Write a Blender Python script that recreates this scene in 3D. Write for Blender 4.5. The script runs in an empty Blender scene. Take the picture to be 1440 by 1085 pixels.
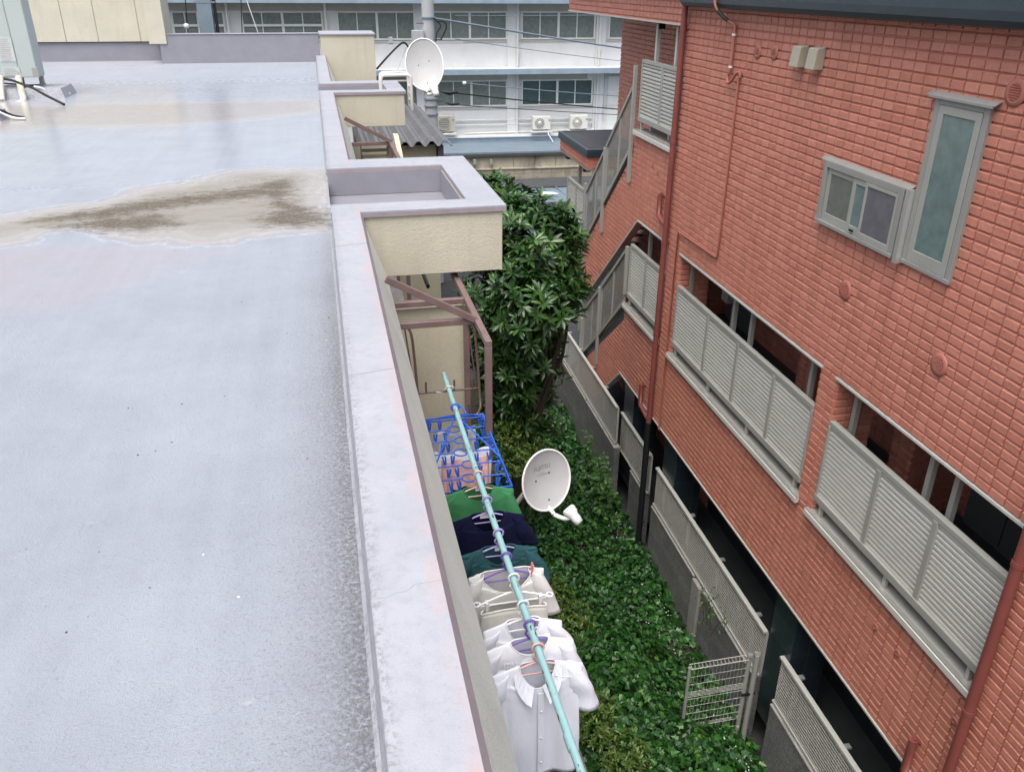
import bpy, math, random
import numpy as np
from mathutils import Matrix, Vector

random.seed(7); rng = np.random.default_rng(7)
R_ = math.radians
GZ = 8.7                                  # the camera is the origin while building; everything is lifted by GZ at the end
COL = bpy.context.scene.collection

# ------------------------------------------------------------------ camera geometry
F, CX, CY = 1166.95, 720.0, 542.5
PITCH, ROLL, YAW = R_(25.9417), R_(0.3631), R_(12.5945)
def _rot():
    c, s = math.cos(YAW), math.sin(YAW); R1 = np.array([[c, -s, 0], [s, c, 0], [0, 0, 1.]])
    c, s = math.cos(PITCH), math.sin(PITCH); R2 = np.array([[1, 0, 0], [0, -s, -c], [0, c, -s]])
    c, s = math.cos(ROLL), math.sin(ROLL); R3 = np.array([[c, -s, 0], [s, c, 0], [0, 0, 1.]])
    return R3 @ R2 @ R1
RM = _rot()
def ray(px, py): return RM.T @ np.array([(px - CX) / F, (py - CY) / F, 1.])
def atz(px, py, z): r = ray(px, py); return r * (z / r[2])
def aty(px, py, y): r = ray(px, py); return r * (y / r[1])
def atx(px, py, x): r = ray(px, py); return r * (x / r[0])

RED = Matrix.Rotation(-R_(1.585), 4, 'Z')   # frame of the red block: u across the alley, s along it
SCH = Matrix.Rotation(-R_(2.5), 4, 'Z')     # frame of the school: a along, d away
RNV = np.array([math.cos(R_(1.585)), -math.sin(R_(1.585)), 0]); RAV = np.array([math.sin(R_(1.585)), math.cos(R_(1.585)), 0])
SNV = np.array([math.sin(R_(2.5)), math.cos(R_(2.5)), 0]); SAV = np.array([math.cos(R_(2.5)), -math.sin(R_(2.5)), 0])
def red(px, py, u): r = ray(px, py); p = r * (u / (r @ RNV)); return float(p @ RAV), float(p[2])
def sch(px, py, d): r = ray(px, py); p = r * (d / (r @ SNV)); return float(p @ SAV), float(p[2])

# ------------------------------------------------------------------ mesh helpers
OFF = {}
class MB:
    def __init__(s, tf=None): s.v = []; s.f = []; s.mi = []; s.sm = []; s.tf = tf
    def add(s, vs, fs, mi=0, sm=False):
        o = len(s.v); s.v.extend([tuple(map(float, p)) for p in vs])
        for f in fs: s.f.append([o + i for i in f]); s.mi.append(mi); s.sm.append(sm)
    def box(s, x0, x1, y0, y1, z0, z1, mi=0):
        if x0 > x1: x0, x1 = x1, x0
        if y0 > y1: y0, y1 = y1, y0
        if z0 > z1: z0, z1 = z1, z0
        s.add([(x, y, z) for z in (z0, z1) for y in (y0, y1) for x in (x0, x1)],
              [(0, 2, 3, 1), (4, 5, 7, 6), (0, 1, 5, 4), (2, 6, 7, 3), (0, 4, 6, 2), (1, 3, 7, 5)], mi)
    def bar(s, p0, p1, w, h, up=(0, 0, 1), mi=0):           # square bar between two points
        a = Vector(p0); b = Vector(p1); d = (b - a).normalized(); u = Vector(up)
        r = d.cross(u)
        if r.length < 1e-4: r = d.cross(Vector((1, 0, 0)))
        r.normalize(); q = r.cross(d).normalized()
        vs = []
        for c in (a, b):
            for (i, j) in ((-1, -1), (1, -1), (1, 1), (-1, 1)): vs.append(c + r * (i * w / 2) + q * (j * h / 2))
        s.add(vs, [(3, 2, 1, 0), (4, 5, 6, 7), (0, 1, 5, 4), (1, 2, 6, 5), (2, 3, 7, 6), (3, 0, 4, 7)], mi)
    def tube(s, pts, r, n=8, mi=0, closed=False, caps=True, sm=True):
        P = [Vector(p) for p in pts]; m = len(P)
        rr = r if isinstance(r, (list, tuple)) else [r] * m
        vs = []; prev = None
        for i in range(m):
            if closed: d = P[(i + 1) % m] - P[i - 1]
            else: d = P[min(i + 1, m - 1)] - P[max(i - 1, 0)]
            d.normalize()
            if prev is None:
                u = d.orthogonal().normalized()
            else:
                u = (prev - d * prev.dot(d))
                u = u.normalized() if u.length > 1e-5 else d.orthogonal().normalized()
            prev = u; w = d.cross(u)
            for k in range(n):
                a = 2 * math.pi * k / n; vs.append(P[i] + (u * math.cos(a) + w * math.sin(a)) * rr[i])
        fs = []
        for i in range(m if closed else m - 1):
            j = (i + 1) % m
            for k in range(n): fs.append((i * n + k, i * n + (k + 1) % n, j * n + (k + 1) % n, j * n + k))
        s.add(vs, fs, mi, sm)
        if caps and not closed:
            s.add(vs[:n], [tuple(range(n))[::-1]], mi); s.add(vs[-n:], [tuple(range(n))], mi)
    def prism(s, poly, fn0, fn1, mi=0):                      # polygon extruded between two mappings
        n = len(poly); vs = [fn0(*p) for p in poly] + [fn1(*p) for p in poly]
        s.add(vs, [tuple(range(n))[::-1], tuple(range(n, 2 * n))] + [(i, (i + 1) % n, n + (i + 1) % n, n + i) for i in range(n)], mi)
    def lathe(s, prof, c, axis, n=32, mi=0, sm=True):        # prof: (radius, height along axis)
        a = Vector(axis).normalized(); u = a.orthogonal().normalized(); w = a.cross(u); c = Vector(c)
        vs = []
        for (r, h) in prof:
            for k in range(n):
                t = 2 * math.pi * k / n; vs.append(c + a * h + (u * math.cos(t) + w * math.sin(t)) * r)
        fs = []
        for i in range(len(prof) - 1):
            for k in range(n): fs.append((i * n + k, i * n + (k + 1) % n, (i + 1) * n + (k + 1) % n, (i + 1) * n + k))
        s.add(vs, fs, mi, sm)
    def build(s, name, mat, parent=None, bevel=0, solid=0, subsurf=0, attrs=None):
        V = np.array(s.v, dtype=np.float64).reshape(-1, 3)
        if s.tf is not None:
            m = np.array(s.tf); V = V @ m[:3, :3].T + m[:3, 3]
        if parent is not None: off = OFF[parent.name]
        else: off = np.array([(V[:, 0].min() + V[:, 0].max()) / 2, (V[:, 1].min() + V[:, 1].max()) / 2, V[:, 2].min()])
        me = bpy.data.meshes.new(name)
        me.from_pydata((V - off).tolist(), [], s.f)
        mats = mat if isinstance(mat, (list, tuple)) else [mat]
        for k in mats: me.materials.append(k)
        me.polygons.foreach_set('material_index', s.mi); me.polygons.foreach_set('use_smooth', s.sm)
        if attrs:
            for k, a in attrs.items():
                at = me.attributes.new(k, 'FLOAT', 'POINT'); at.data.foreach_set('value', np.asarray(a, dtype=np.float32))
        me.update()
        o = bpy.data.objects.new(name, me); COL.objects.link(o)
        if parent is not None: o.parent = parent
        else: o.location = off.tolist()
        OFF[o.name] = off
        if bevel:
            b = o.modifiers.new('b', 'BEVEL'); b.width = bevel; b.segments = 1; b.limit_method = 'ANGLE'; b.angle_limit = R_(40)
        if solid:
            b = o.modifiers.new('s', 'SOLIDIFY'); b.thickness = solid; b.offset = 0
        return o

def tag(o, label, cat, group=None, kind=None):
    if label: o['label'] = label
    if cat: o['category'] = cat
    if group: o['group'] = group
    if kind: o['kind'] = kind
    return o
def thing(name, label, cat, loc, group=None):
    o = bpy.data.objects.new(name, None); COL.objects.link(o); o.location = tuple(map(float, loc)); o.empty_display_size = .1
    OFF[o.name] = np.array(loc, dtype=float); return tag(o, label, cat, group)
def struct(o): o['kind'] = 'structure'; return o
def bez(pts, n=8):                                           # Catmull-Rom through points
    P = [Vector(p) for p in pts]; out = []
    for i in range(len(P) - 1):
        p0 = P[max(i - 1, 0)]; p1 = P[i]; p2 = P[i + 1]; p3 = P[min(i + 2, len(P) - 1)]
        for k in range(n):
            t = k / n
            out.append(.5 * ((2 * p1) + (p2 - p0) * t + (2 * p0 - 5 * p1 + 4 * p2 - p3) * t * t + (3 * p1 - p0 - 3 * p2 + p3) * t ** 3))
    out.append(P[-1]); return out
def ring(c, r, axis='y', n=24):
    c = Vector(c); out = []
    for k in range(n):
        a = 2 * math.pi * k / n; x, y = r * math.cos(a), r * math.sin(a)
        out.append(c + Vector({'y': (x, 0, y), 'z': (x, y, 0), 'x': (0, x, y)}[axis]))
    return out

# ------------------------------------------------------------------ materials
class NT:
    def __init__(s, name):
        s.m = bpy.data.materials.new(name); s.m.use_nodes = True; s.t = s.m.node_tree; s.t.nodes.clear()
        s.out = s.n('ShaderNodeOutputMaterial'); s.b = s.n('ShaderNodeBsdfPrincipled'); s.l(s.b.outputs[0], s.out.inputs[0])
        s.co = s.n('ShaderNodeTexCoord').outputs['Object']
    def n(s, t, **kw):
        x = s.t.nodes.new(t)
        for k, v in kw.items(): setattr(x, k, v)
        return x
    def l(s, a, b): s.t.links.new(a, b)
    def put(s, sock, v):
        if isinstance(v, (int, float)): sock.default_value = v
        elif isinstance(v, tuple): sock.default_value = v if len(v) == len(sock.default_value) else (*v, 1)
        else: s.l(v, sock)
    def noise(s, scale=5, detail=4, rough=.6, vec=None, dist=0):
        x = s.n('ShaderNodeTexNoise'); s.l(vec or s.co, x.inputs['Vector']); x.inputs['Scale'].default_value = scale
        x.inputs['Detail'].default_value = detail; x.inputs['Roughness'].default_value = rough; x.inputs['Distortion'].default_value = dist
        return x.outputs[0]
    def vor(s, scale, feat='F1', vec=None, out=0):
        x = s.n('ShaderNodeTexVoronoi', feature=feat); s.l(vec or s.co, x.inputs['Vector']); x.inputs['Scale'].default_value = scale; return x.outputs[out]
    def map(s, scale=(1, 1, 1), rot=(0, 0, 0), vec=None):
        x = s.n('ShaderNodeMapping'); s.l(vec or s.co, x.inputs[0]); x.inputs['Scale'].default_value = scale; x.inputs['Rotation'].default_value = rot; return x.outputs[0]
    def math(s, op, a, b=0., c=0., clamp=False):
        x = s.n('ShaderNodeMath', operation=op, use_clamp=clamp); s.put(x.inputs[0], a); s.put(x.inputs[1], b); s.put(x.inputs[2], c); return x.outputs[0]
    def mix(s, f, a, b, bt='MIX'):
        x = s.n('ShaderNodeMix', data_type='RGBA', blend_type=bt); s.put(x.inputs[0], f); s.put(x.inputs[6], a); s.put(x.inputs[7], b); return x.outputs[2]
    def ramp(s, f, stops):
        x = s.n('ShaderNodeValToRGB'); s.l(f, x.inputs[0]); e = x.color_ramp.elements
        while len(e) < len(stops): e.new(.5)
        for i, (p, c) in enumerate(stops):
            e[i].position = p; e[i].color = (c, c, c, 1) if isinstance(c, (int, float)) else (*c, 1)
        return x.outputs[0]
    def step(s, x, a, b):                                    # smooth 0..1 between a and b
        q = s.n('ShaderNodeMapRange', interpolation_type='SMOOTHSTEP'); s.put(q.inputs[0], x); q.inputs[1].default_value = a; q.inputs[2].default_value = b; return q.outputs[0]
    def attr(s, name): return s.n('ShaderNodeAttribute', attribute_name=name).outputs['Fac']
    def rand(s): return s.n('ShaderNodeNewGeometry').outputs['Random Per Island']
    def fin(s, col, rough=.6, bump=None, bstr=.3, bdist=.01, metal=0, spec=.5):
        s.put(s.b.inputs['Base Color'], col); s.put(s.b.inputs['Roughness'], rough); s.put(s.b.inputs['Metallic'], metal); s.put(s.b.inputs['Specular IOR Level'], spec)
        if bump is not None:
            x = s.n('ShaderNodeBump'); x.inputs['Strength'].default_value = bstr; x.inputs['Distance'].default_value = bdist
            s.l(bump, x.inputs['Height']); s.l(x.outputs[0], s.b.inputs['Normal'])
        return s.m

def sc(c, k): return tuple(min(1, x * k) for x in c)
def paint(name, col, rough=.5, var=.12, vs=3, bs=0, bstr=.2, bdist=.004, metal=0, spec=.5, dirt=None, ds=2.5, damt=.5):
    t = NT(name); n = t.noise(vs, 5, .65)
    c = t.mix(t.ramp(n, [(.3, 0.), (.7, 1.)]), sc(col, 1 - var), sc(col, 1 + var))
    if dirt is not None:
        d = t.noise(ds, 7, .7, t.map((1, 1, .35))); c = t.mix(t.math('MULTIPLY', t.ramp(d, [(.48, 0.), (.72, 1.)]), damt), c, dirt)
    return t.fin(c, rough, t.noise(bs, 3, .6) if bs else None, bstr, bdist, metal, spec)

def m_stucco(name, col, dirt=(.35, .33, .28), amt=.35, scale=55, bstr=.55):
    t = NT(name); n = t.noise(2, 5)
    c = t.mix(t.ramp(n, [(.3, 0.), (.7, 1.)]), sc(col, .92), sc(col, 1.05))
    d = t.noise(3, 7, .75, t.map((1.5, 1.5, .15)))
    c = t.mix(t.math('MULTIPLY', t.ramp(d, [(.5, 0.), (.75, 1.)]), amt), c, dirt)
    v = t.noise(scale, 4, .6, None, .8); g = t.noise(scale * 3.2, 3, .7)
    c = t.mix(t.math('MULTIPLY', t.ramp(g, [(.52, 0.), (.66, 1.)]), .35), c, sc(col, .55)); c = t.mix(t.math('MULTIPLY', t.ramp(g, [(.30, 1.), (.40, 0.)]), .5), c, sc(col, 1.25))
    return t.fin(c, .8, t.math('ADD', v, t.math('MULTIPLY', g, .6)), bstr, .014)

def m_brick():
    t = NT('red_brick_tile')
    r = t.rand(); n = t.noise(1.1, 4)
    c = t.ramp(r, [(0, (.49, .188, .132)), (.3, (.525, .208, .148)), (.8, (.545, .22, .158)), (1, (.57, .24, .175))])
    c = t.mix(t.math('MULTIPLY', t.ramp(n, [(.4, 0.), (.75, 1.)]), .35), c, (.46, .175, .122))
    sk_ = t.ramp(t.noise(2.4, 5, .7, t.map((1, 2.2, .16))), [(.50, 0.), (.72, 1.)]); c = t.mix(t.math('MULTIPLY', sk_, .42), c, (.33, .135, .10))
    pits = t.noise(38, 4, .7)
    c = t.mix(t.math('MULTIPLY', t.ramp(pits, [(.56, 0.), (.68, 1.)]), .35), c, (.33, .115, .085))
    c = t.mix(t.math('MULTIPLY', t.ramp(t.noise(30, 5, .7), [(.58, 0.), (.75, 1.)]), .25), c, (.62, .33, .28))
    b = t.math('ADD', t.noise(24, 6, .72, None, 1.6), t.math('MULTIPLY', t.ramp(t.vor(20), [(0, 0.), (.45, 1.)]), .4))
    return t.fin(c, .5, b, .6, .012, spec=.45)

def m_roof():
    t = NT('roof_waterproof_coating')
    s1 = t.attr('tide'); s2 = t.attr('tide_far'); dk = t.attr('silt'); wet = t.attr('wet'); edge = t.attr('edge'); soil = t.attr('haze_stain')
    n1 = t.noise(1.6, 6, .62); n2 = t.noise(7, 6, .65); n3 = t.noise(45, 4, .7); n4 = t.noise(160, 3, .7)
    st = t.map((.55, 2.6, 1)); ns = t.noise(5, 7, .7, st)
    base = t.mix(t.ramp(n1, [(.3, 0.), (.7, 1.)]), (.305, .332, .38), (.365, .395, .445))
    base = t.mix(t.math('MULTIPLY', t.ramp(n2, [(.45, 0.), (.75, 1.)]), .3), base, (.30, .31, .37))
    # pinkish dried film near the puddle
    base = t.mix(t.math('MULTIPLY', soil, t.ramp(t.noise(2.2, 5), [(.25, .35), (.7, 1.)])), base, (.36, .345, .38))
    # sandy grit
    g = t.ramp(n4, [(.56, 0.), (.68, 1.)])
    base = t.mix(t.math('MULTIPLY', g, .16), base, (.16, .17, .20))
    sp = t.ramp(n3, [(.62, 0.), (.67, 1.)]); base = t.mix(t.math('MULTIPLY', sp, .28), base, (.17, .17, .18))
    sc2 = t.ramp(t.noise(13, 7, .8, t.map((.5, 1.7, 1))), [(.64, 0.), (.69, 1.)]); base = t.mix(t.math('MULTIPLY', sc2, .25), base, (.20, .20, .21))
    sc3 = t.ramp(t.noise(11, 6, .8, t.map((.6, 2.2, 1), (0, 0, 1))), [(.63, 0.), (.68, 1.)]); base = t.mix(t.math('MULTIPLY', sc3, .4), base, (.56, .57, .60))
    sp2 = t.ramp(t.noise(95, 4, .8), [(.55, 0.), (.62, 1.)]); wide = t.attr('edge_wide')
    base = t.mix(t.math('MULTIPLY', t.math('MULTIPLY', sp2, wide), .8, clamp=True), base, (.10, .10, .11))
    stk = t.ramp(t.noise(3.2, 5, .6, t.map((3.0, .12, 1))), [(.42, 0.), (.62, 1.)]); base = t.mix(t.math('MULTIPLY', stk, .12), base, (.46, .49, .56))
    # dark grit by the kerb
    eg = t.math('MULTIPLY', edge, t.ramp(t.noise(60, 5, .75), [(.42, 0.), (.6, 1.)]), clamp=True)
    base = t.mix(t.math('MULTIPLY', eg, .75), base, (.13, .12, .11))
    def tide(c, s, colA, colB, k=1.):
        q = t.math('ADD', s, t.math('MULTIPLY', t.math('SUBTRACT', n1, .5), .55))
        q = t.math('ADD', q, t.math('MULTIPLY', t.math('SUBTRACT', n2, .5), .22))
        q = t.math('ADD', q, t.math('MULTIPLY', t.math('SUBTRACT', ns, .5), .10))
        ins = t.step(q, -.02, .10)
        c = t.mix(t.math('MULTIPLY', ins, .8 * k), c, colA)
        fl = t.math('MULTIPLY', t.step(q, .10, .55), t.ramp(ns, [(.3, .25), (.62, 1.)]))
        c = t.mix(t.math('MULTIPLY', fl, .85 * k), c, colB)
        for (a, w, col, am) in ((-.03, .028, (.56, .56, .60), .45), (.02, .025, (.33, .30, .31), .5), (.09, .03, (.50, .47, .47), .6), (.15, .022, (.34, .31, .30), .4), (.22, .03, (.46, .43, .40), .45)):
            rg = t.math('SUBTRACT', 1., t.math('DIVIDE', t.math('ABSOLUTE', t.math('SUBTRACT', q, a)), w), clamp=True)
            c = t.mix(t.math('MULTIPLY', rg, am * k), c, col)
        return c, ins
    base, i2 = tide(base, s2, (.38, .355, .34), (.31, .28, .245), .8)
    base, i1 = tide(base, s1, (.37, .35, .32), (.24, .21, .155))
    dd = t.math('MULTIPLY', t.step(t.math('ADD', dk, t.math('MULTIPLY', t.math('SUBTRACT', t.noise(7, 10, .82, t.map((.9, 1.2, 1)), .6), .5), 1.5)), .30, .72), t.ramp(n3, [(.3, .55), (.6, 1.)]))
    base = t.mix(t.math('MULTIPLY', dd, .95), base, (.075, .058, .03))
    ro = t.math('ADD', t.math('MULTIPLY', wet, -.34), .50)
    ro = t.math('ADD', ro, t.math('MULTIPLY', t.math('SUBTRACT', n2, .5), .25))
    ro = t.math('ADD', ro, t.math('MULTIPLY', dd, .3), clamp=True)
    dry = t.math('SUBTRACT', 1., t.math('MULTIPLY', wet, .93))
    h = t.math('ADD', t.math('MULTIPLY', t.noise(260, 3, .7), .6), t.math('MULTIPLY', t.noise(110, 4, .75), 1.0)); h = t.math('ADD', h, t.math('MULTIPLY', t.ramp(t.noise(70, 4, .8), [(.58, 0.), (.68, 1.)]), .25))
    h = t.math('MULTIPLY', h, dry); h = t.math('ADD', h, t.math('MULTIPLY', eg, 1.2))
    return t.fin(base, ro, h, .7, .010, spec=.5)

def m_coping():
    t = NT('coping_coating'); n1 = t.noise(2, 6); n2 = t.noise(14, 6, .7); n4 = t.noise(120, 3, .7)
    c = t.mix(t.ramp(n1, [(.3, 0.), (.7, 1.)]), (.33, .345, .385), (.40, .415, .45))
    c = t.mix(t.math('MULTIPLY', t.ramp(n2, [(.48, 0.), (.68, 1.)]), .45), c, (.27, .275, .31))
    sx = t.n('ShaderNodeSeparateXYZ'); t.l(t.co, sx.inputs[0]); ed = t.math('MULTIPLY', t.step(sx.outputs[0], 4.17, 4.235), t.math('LESS_THAN', sx.outputs[0], 4.26))
    c = t.mix(t.math('MULTIPLY', ed, t.ramp(t.noise(4, 6, .75), [(.42, 0.), (.62, .75)])), c, (.44, .33, .335))
    de = t.math('MULTIPLY', t.math('SUBTRACT', 1., t.step(sx.outputs[0], 4.025, 4.075)), t.ramp(t.noise(40, 5, .8), [(.48, 0.), (.58, .6)])); c = t.mix(de, c, (.17, .17, .18))
    c = t.mix(t.math('MULTIPLY', t.ramp(t.noise(34, 6, .75, t.map((.7, 1.4, 1))), [(.60, 0.), (.66, 1.)]), .5), c, (.27, .27, .30))
    ch = t.ramp(t.noise(6, 8, .8, t.map((2.2, .8, 1))), [(.62, 0.), (.66, 1.)])
    c = t.mix(t.math('MULTIPLY', ch, .6), c, (.40, .31, .33))
    c = t.mix(t.math('MULTIPLY', t.ramp(n4, [(.58, 0.), (.7, 1.)]), .15), c, (.3, .3, .33))
    return t.fin(c, .5, t.math('ADD', n4, t.math('MULTIPLY', n2, 1.2)), .3, .006)

def m_leaf(name, stops, rough=.38, trans=.0, spec=.5):
    t = NT(name); c = t.ramp(t.rand(), stops)
    return t.fin(c, rough, None, spec=spec)

def m_blockwall():
    t = NT('split_face_block'); v = t.map((1, 1, 1))
    sx = t.n('ShaderNodeSeparateXYZ'); t.l(t.co, sx.inputs[0])
    cb = t.n('ShaderNodeCombineXYZ'); t.l(sx.outputs[1], cb.inputs[0]); t.l(sx.outputs[2], cb.inputs[1])
    br = t.n('ShaderNodeTexBrick'); t.l(cb.outputs[0], br.inputs[0])
    br.inputs['Scale'].default_value = 1; br.inputs['Brick Width'].default_value = .39; br.inputs['Row Height'].default_value = .19; br.inputs['Mortar Size'].default_value = .006
    br.inputs['Color1'].default_value = (1, 1, 1, 1); br.inputs['Color2'].default_value = (.8, .8, .8, 1); br.inputs['Mortar'].default_value = (.62, .62, .62, 1)
    n = t.noise(2.5, 6, .7); c = t.mix(t.ramp(n, [(.3, 0.), (.7, 1.)]), (.17, .18, .18), (.28, .285, .275))
    c = t.mix(1., c, br.outputs[0], 'MULTIPLY')
    c = t.mix(t.math('MULTIPLY', t.ramp(t.noise(60, 4, .7, t.map((1, 1, .6))), [(.46, 0.), (.60, 1.)]), .75), c, (.085, .09, .095)); c = t.mix(t.math('MULTIPLY', t.ramp(t.noise(75, 3, .7), [(.58, 0.), (.68, 1.)]), .5), c, (.42, .42, .40))
    h = t.math('ADD', t.math('MULTIPLY', t.noise(38, 5, .7), 1.), t.math('MULTIPLY', br.outputs[1], -.3))
    return t.fin(c, .9, h, 1., .04)

def m_soil():
    t = NT('dark_soil'); return t.fin(t.mix(t.noise(3, 6), (.02, .018, .012), (.05, .042, .028)), .95, t.noise(20, 5), .6, .03)

def m_glass(name, col, rough=.12, pat=0):
    t = NT(name); n = t.noise(1.3, 3)
    c = t.mix(n, sc(col, .75), sc(col, 1.25)); c = t.mix(t.math('MULTIPLY', t.ramp(t.noise(7, 5, .7), [(.4, 0.), (.7, 1.)]), .5), c, sc(col, 1.7))
    if pat:
        sx = t.n('ShaderNodeSeparateXYZ'); t.l(t.map((1, 1, 1), (R_(45), 0, 0)), sx.inputs[0])
        w = [t.ramp(t.math('FRACT', t.math('MULTIPLY', sx.outputs[k], pat)), [(0, 1.), (.14, 1.), (.2, 0.)]) for k in (1, 2)]
        c = t.mix(t.math('MULTIPLY', t.math('MAXIMUM', w[0], w[1]), .35), c, (.03, .04, .04))
    return t.fin(c, rough, None, spec=.6)

def m_cloth(name, col, var=.05, stripes=None, rough=.9):
    tl = .08 if min(col) > .7 else .16
    t = NT(name); c = t.mix(t.noise(6, 4), sc(col, 1 - var), sc(col, 1 + var))
    if stripes:
        sx = t.n('ShaderNodeSeparateXYZ'); t.l(t.co, sx.inputs[0])
        c = t.mix(t.ramp(t.math('FRACT', t.math('MULTIPLY', sx.outputs[0], stripes[0])), [(0, 1.), (.45, 1.), (.5, 0.)]), c, stripes[1])
    h = t.math('ADD', t.math('MULTIPLY', t.noise(420, 2), .06), t.math('ADD', t.noise(9, 4, .6, t.map((1.6, 1, .45)), 1.2), t.math('MULTIPLY', t.noise(22, 3, .6, t.map((.6, 1, 1.4)), .8), .4)))
    m = t.fin(c, rough, h, .35, .010, spec=.2)
    tr = t.n('ShaderNodeBsdfTranslucent'); t.put(tr.inputs[0], c); mx = t.n('ShaderNodeMixShader'); mx.inputs[0].default_value = tl
    t.l(t.b.outputs[0], mx.inputs[1]); t.l(tr.outputs[0], mx.inputs[2]); t.l(mx.outputs[0], t.out.inputs[0])
    return m

def m_pole():
    t = NT('teal_painted_pole'); n = t.noise(34, 5, .7, t.map((1, .25, 1)))
    c = t.mix(t.noise(4, 5), (.24, .46, .48), (.37, .60, .61))
    c = t.mix(t.ramp(t.noise(16, 5, .75, t.map((1, .5, 1))), [(.60, 0.), (.64, 1.)]), c, (.30, .33, .31)); c = t.mix(t.ramp(n, [(.61, 0.), (.64, 1.)]), c, (.035, .025, .02))
    c = t.mix(t.math('MULTIPLY', t.ramp(t.noise(9, 5, .7), [(.6, 0.), (.68, 1.)]), .8), c, (.42, .46, .45))
    return t.fin(c, .45, n, .2, .002)

M = {}
M['stucco'] = m_stucco('cream_stucco', (.585, .555, .445))
M['stucco_ledge'] = m_stucco('weathered_ledge_stucco', (.80, .83, .74), (.50, .51, .45), .3, 48, .8)
M['stucco_dark'] = m_stucco('smooth_cream_render', (.56, .53, .40), (.35, .33, .26), .25, 30, .12)
M['brick'] = m_brick()
M['roof'] = m_roof()
M['coping'] = m_coping()
M['purple'] = paint('lavender_grey_upstand', (.25, .25, .285), .55, .08, 3, 40, .15, dirt=(.24, .23, .27), damt=.4)
M['trim'] = paint('mauve_trim', (.31, .27, .29), .5, .12, 6, 60, .3)
M['brown'] = paint('brown_painted_steel', (.175, .115, .11), .45, .12, 8, 30, .15, dirt=(.30, .24, .24), damt=.35)
M['rod'] = paint('brown_rod', (.12, .08, .07), .4, .1)
M['alu'] = paint('grey_aluminium', (.31, .315, .29), .42, .06, 3, spec=.6)
M['slat'] = paint('light_grey_louvre', (.48, .485, .45), .45, .05, 2)
M['winframe'] = paint('window_aluminium', (.26, .265, .25), .42, .06, 3, spec=.6)
M['sillm'] = paint('pale_sill_aluminium', (.55, .55, .51), .4, .05, 3)
M['bright'] = paint('bright_aluminium', (.72, .73, .70), .28, .05, 3, metal=.7)
M['fence'] = paint('fence_aluminium', (.40, .40, .37), .45, .08, 3)
M['gutter'] = paint('dark_blue_metal', (.030, .048, .060), .38, .15, 2)
M['pipe'] = paint('brick_red_pipe', (.215, .062, .052), .42, .12, 3)
M['conduit'] = paint('brick_painted_conduit', (.40, .145, .11), .5, .08, 4)
M['black'] = paint('black_plastic', (.012, .013, .016), .45, .1)
M['rubber'] = paint('black_cable', (.01, .01, .012), .5, .1)
M['white_cable'] = paint('white_cable', (.72, .72, .72), .5, .05)
M['white'] = paint('white_plastic', (.78, .78, .77), .4, .04)
M['dish'] = paint('dish_white_enamel', (.43, .44, .445), .42, .05, 4, dirt=(.45, .44, .40), ds=6, damt=.25)
M['blue'] = paint('blue_plastic', (.025, .14, .68), .4, .1, 6)
M['lilac'] = paint('lilac_plastic', (.36, .30, .62), .4, .06)
M['purplep'] = paint('purple_plastic', (.17, .10, .45), .4, .06)
M['pinkp'] = paint('pink_plastic', (.72, .42, .38), .4, .06)
M['rose'] = paint('rose_plastic', (.72, .25, .28), .4, .06)
M['pole'] = m_pole()
M['cream_box'] = paint('beige_plastic', (.36, .34, .27), .5, .06)
def m_tile(name, col, gr, w, h, rough):
    t = NT(name); sx = t.n('ShaderNodeSeparateXYZ'); t.l(t.co, sx.inputs[0]); cb = t.n('ShaderNodeCombineXYZ'); t.l(t.math('ADD', sx.outputs[0], sx.outputs[1]), cb.inputs[0]); t.l(sx.outputs[2], cb.inputs[1])
    br = t.n('ShaderNodeTexBrick', offset=0.); t.l(cb.outputs[0], br.inputs[0]); br.inputs['Scale'].default_value = 1; br.inputs['Brick Width'].default_value = w; br.inputs['Row Height'].default_value = h; br.inputs['Mortar Size'].default_value = .005
    br.inputs['Color1'].default_value = (*col, 1); br.inputs['Color2'].default_value = (*sc(col, 1.35), 1); br.inputs['Mortar'].default_value = (*gr, 1)
    return t.fin(br.outputs[0], rough, br.outputs[1], -.4, .004)
M['navytile'] = m_tile('navy_pillar_tile', (.016, .024, .033), (.05, .058, .066), .3, .3, .3)
M['floor'] = paint('dark_floor_tile', (.045, .05, .052), .5, .2, 2)
M['concrete'] = paint('grey_concrete', (.30, .29, .28), .85, .15, 4, 40, .4, dirt=(.16, .15, .14), damt=.5)
M['blockwall'] = m_blockwall()
M['soil'] = m_soil()
M['asphalt'] = paint('asphalt', (.05, .052, .055), .85, .2, 3, 60, .4)
M['door'] = paint('grey_green_door', (.10, .12, .115), .45, .06)
M['ceiling'] = paint('soffit_board', (.22, .215, .20), .7, .06)
M['glass_wire'] = m_glass('wired_glass', (.13, .185, .18), .22, 55)
M['glass_grey'] = m_glass('mosquito_screen', (.11, .11, .125), .35, 0)
M['glass_obscure'] = m_glass('obscure_glass', (.14, .145, .13), .3, 55)
M['glass_school'] = m_glass('classroom_glass', (.17, .195, .185), .15)
M['glass_dark'] = m_glass('dark_classroom_glass', (.05, .085, .088), .12)
M['sch_wall'] = paint('white_school_paint', (.66, .675, .68), .75, .05, 1, 0, dirt=(.5, .49, .44), ds=1.2, damt=.25)
M['sch_frame'] = paint('white_window_frame', (.66, .68, .66), .5, .05)
M['sch_beam'] = paint('greige_lintel', (.46, .45, .41), .7, .06)
M['sch_blue'] = paint('blue_grey_flashing', (.27, .35, .43), .5, .12, 2, dirt=(.2, .22, .25), damt=.4)
M['bluesteel'] = paint('blue_grey_roof_sheet', (.17, .225, .275), .5, .12, 1.5, dirt=(.12, .13, .14), damt=.35)
M['darkroof'] = paint('dark_slate_roof', (.06, .062, .066), .75, .2, 3, 30, .3)
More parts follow.
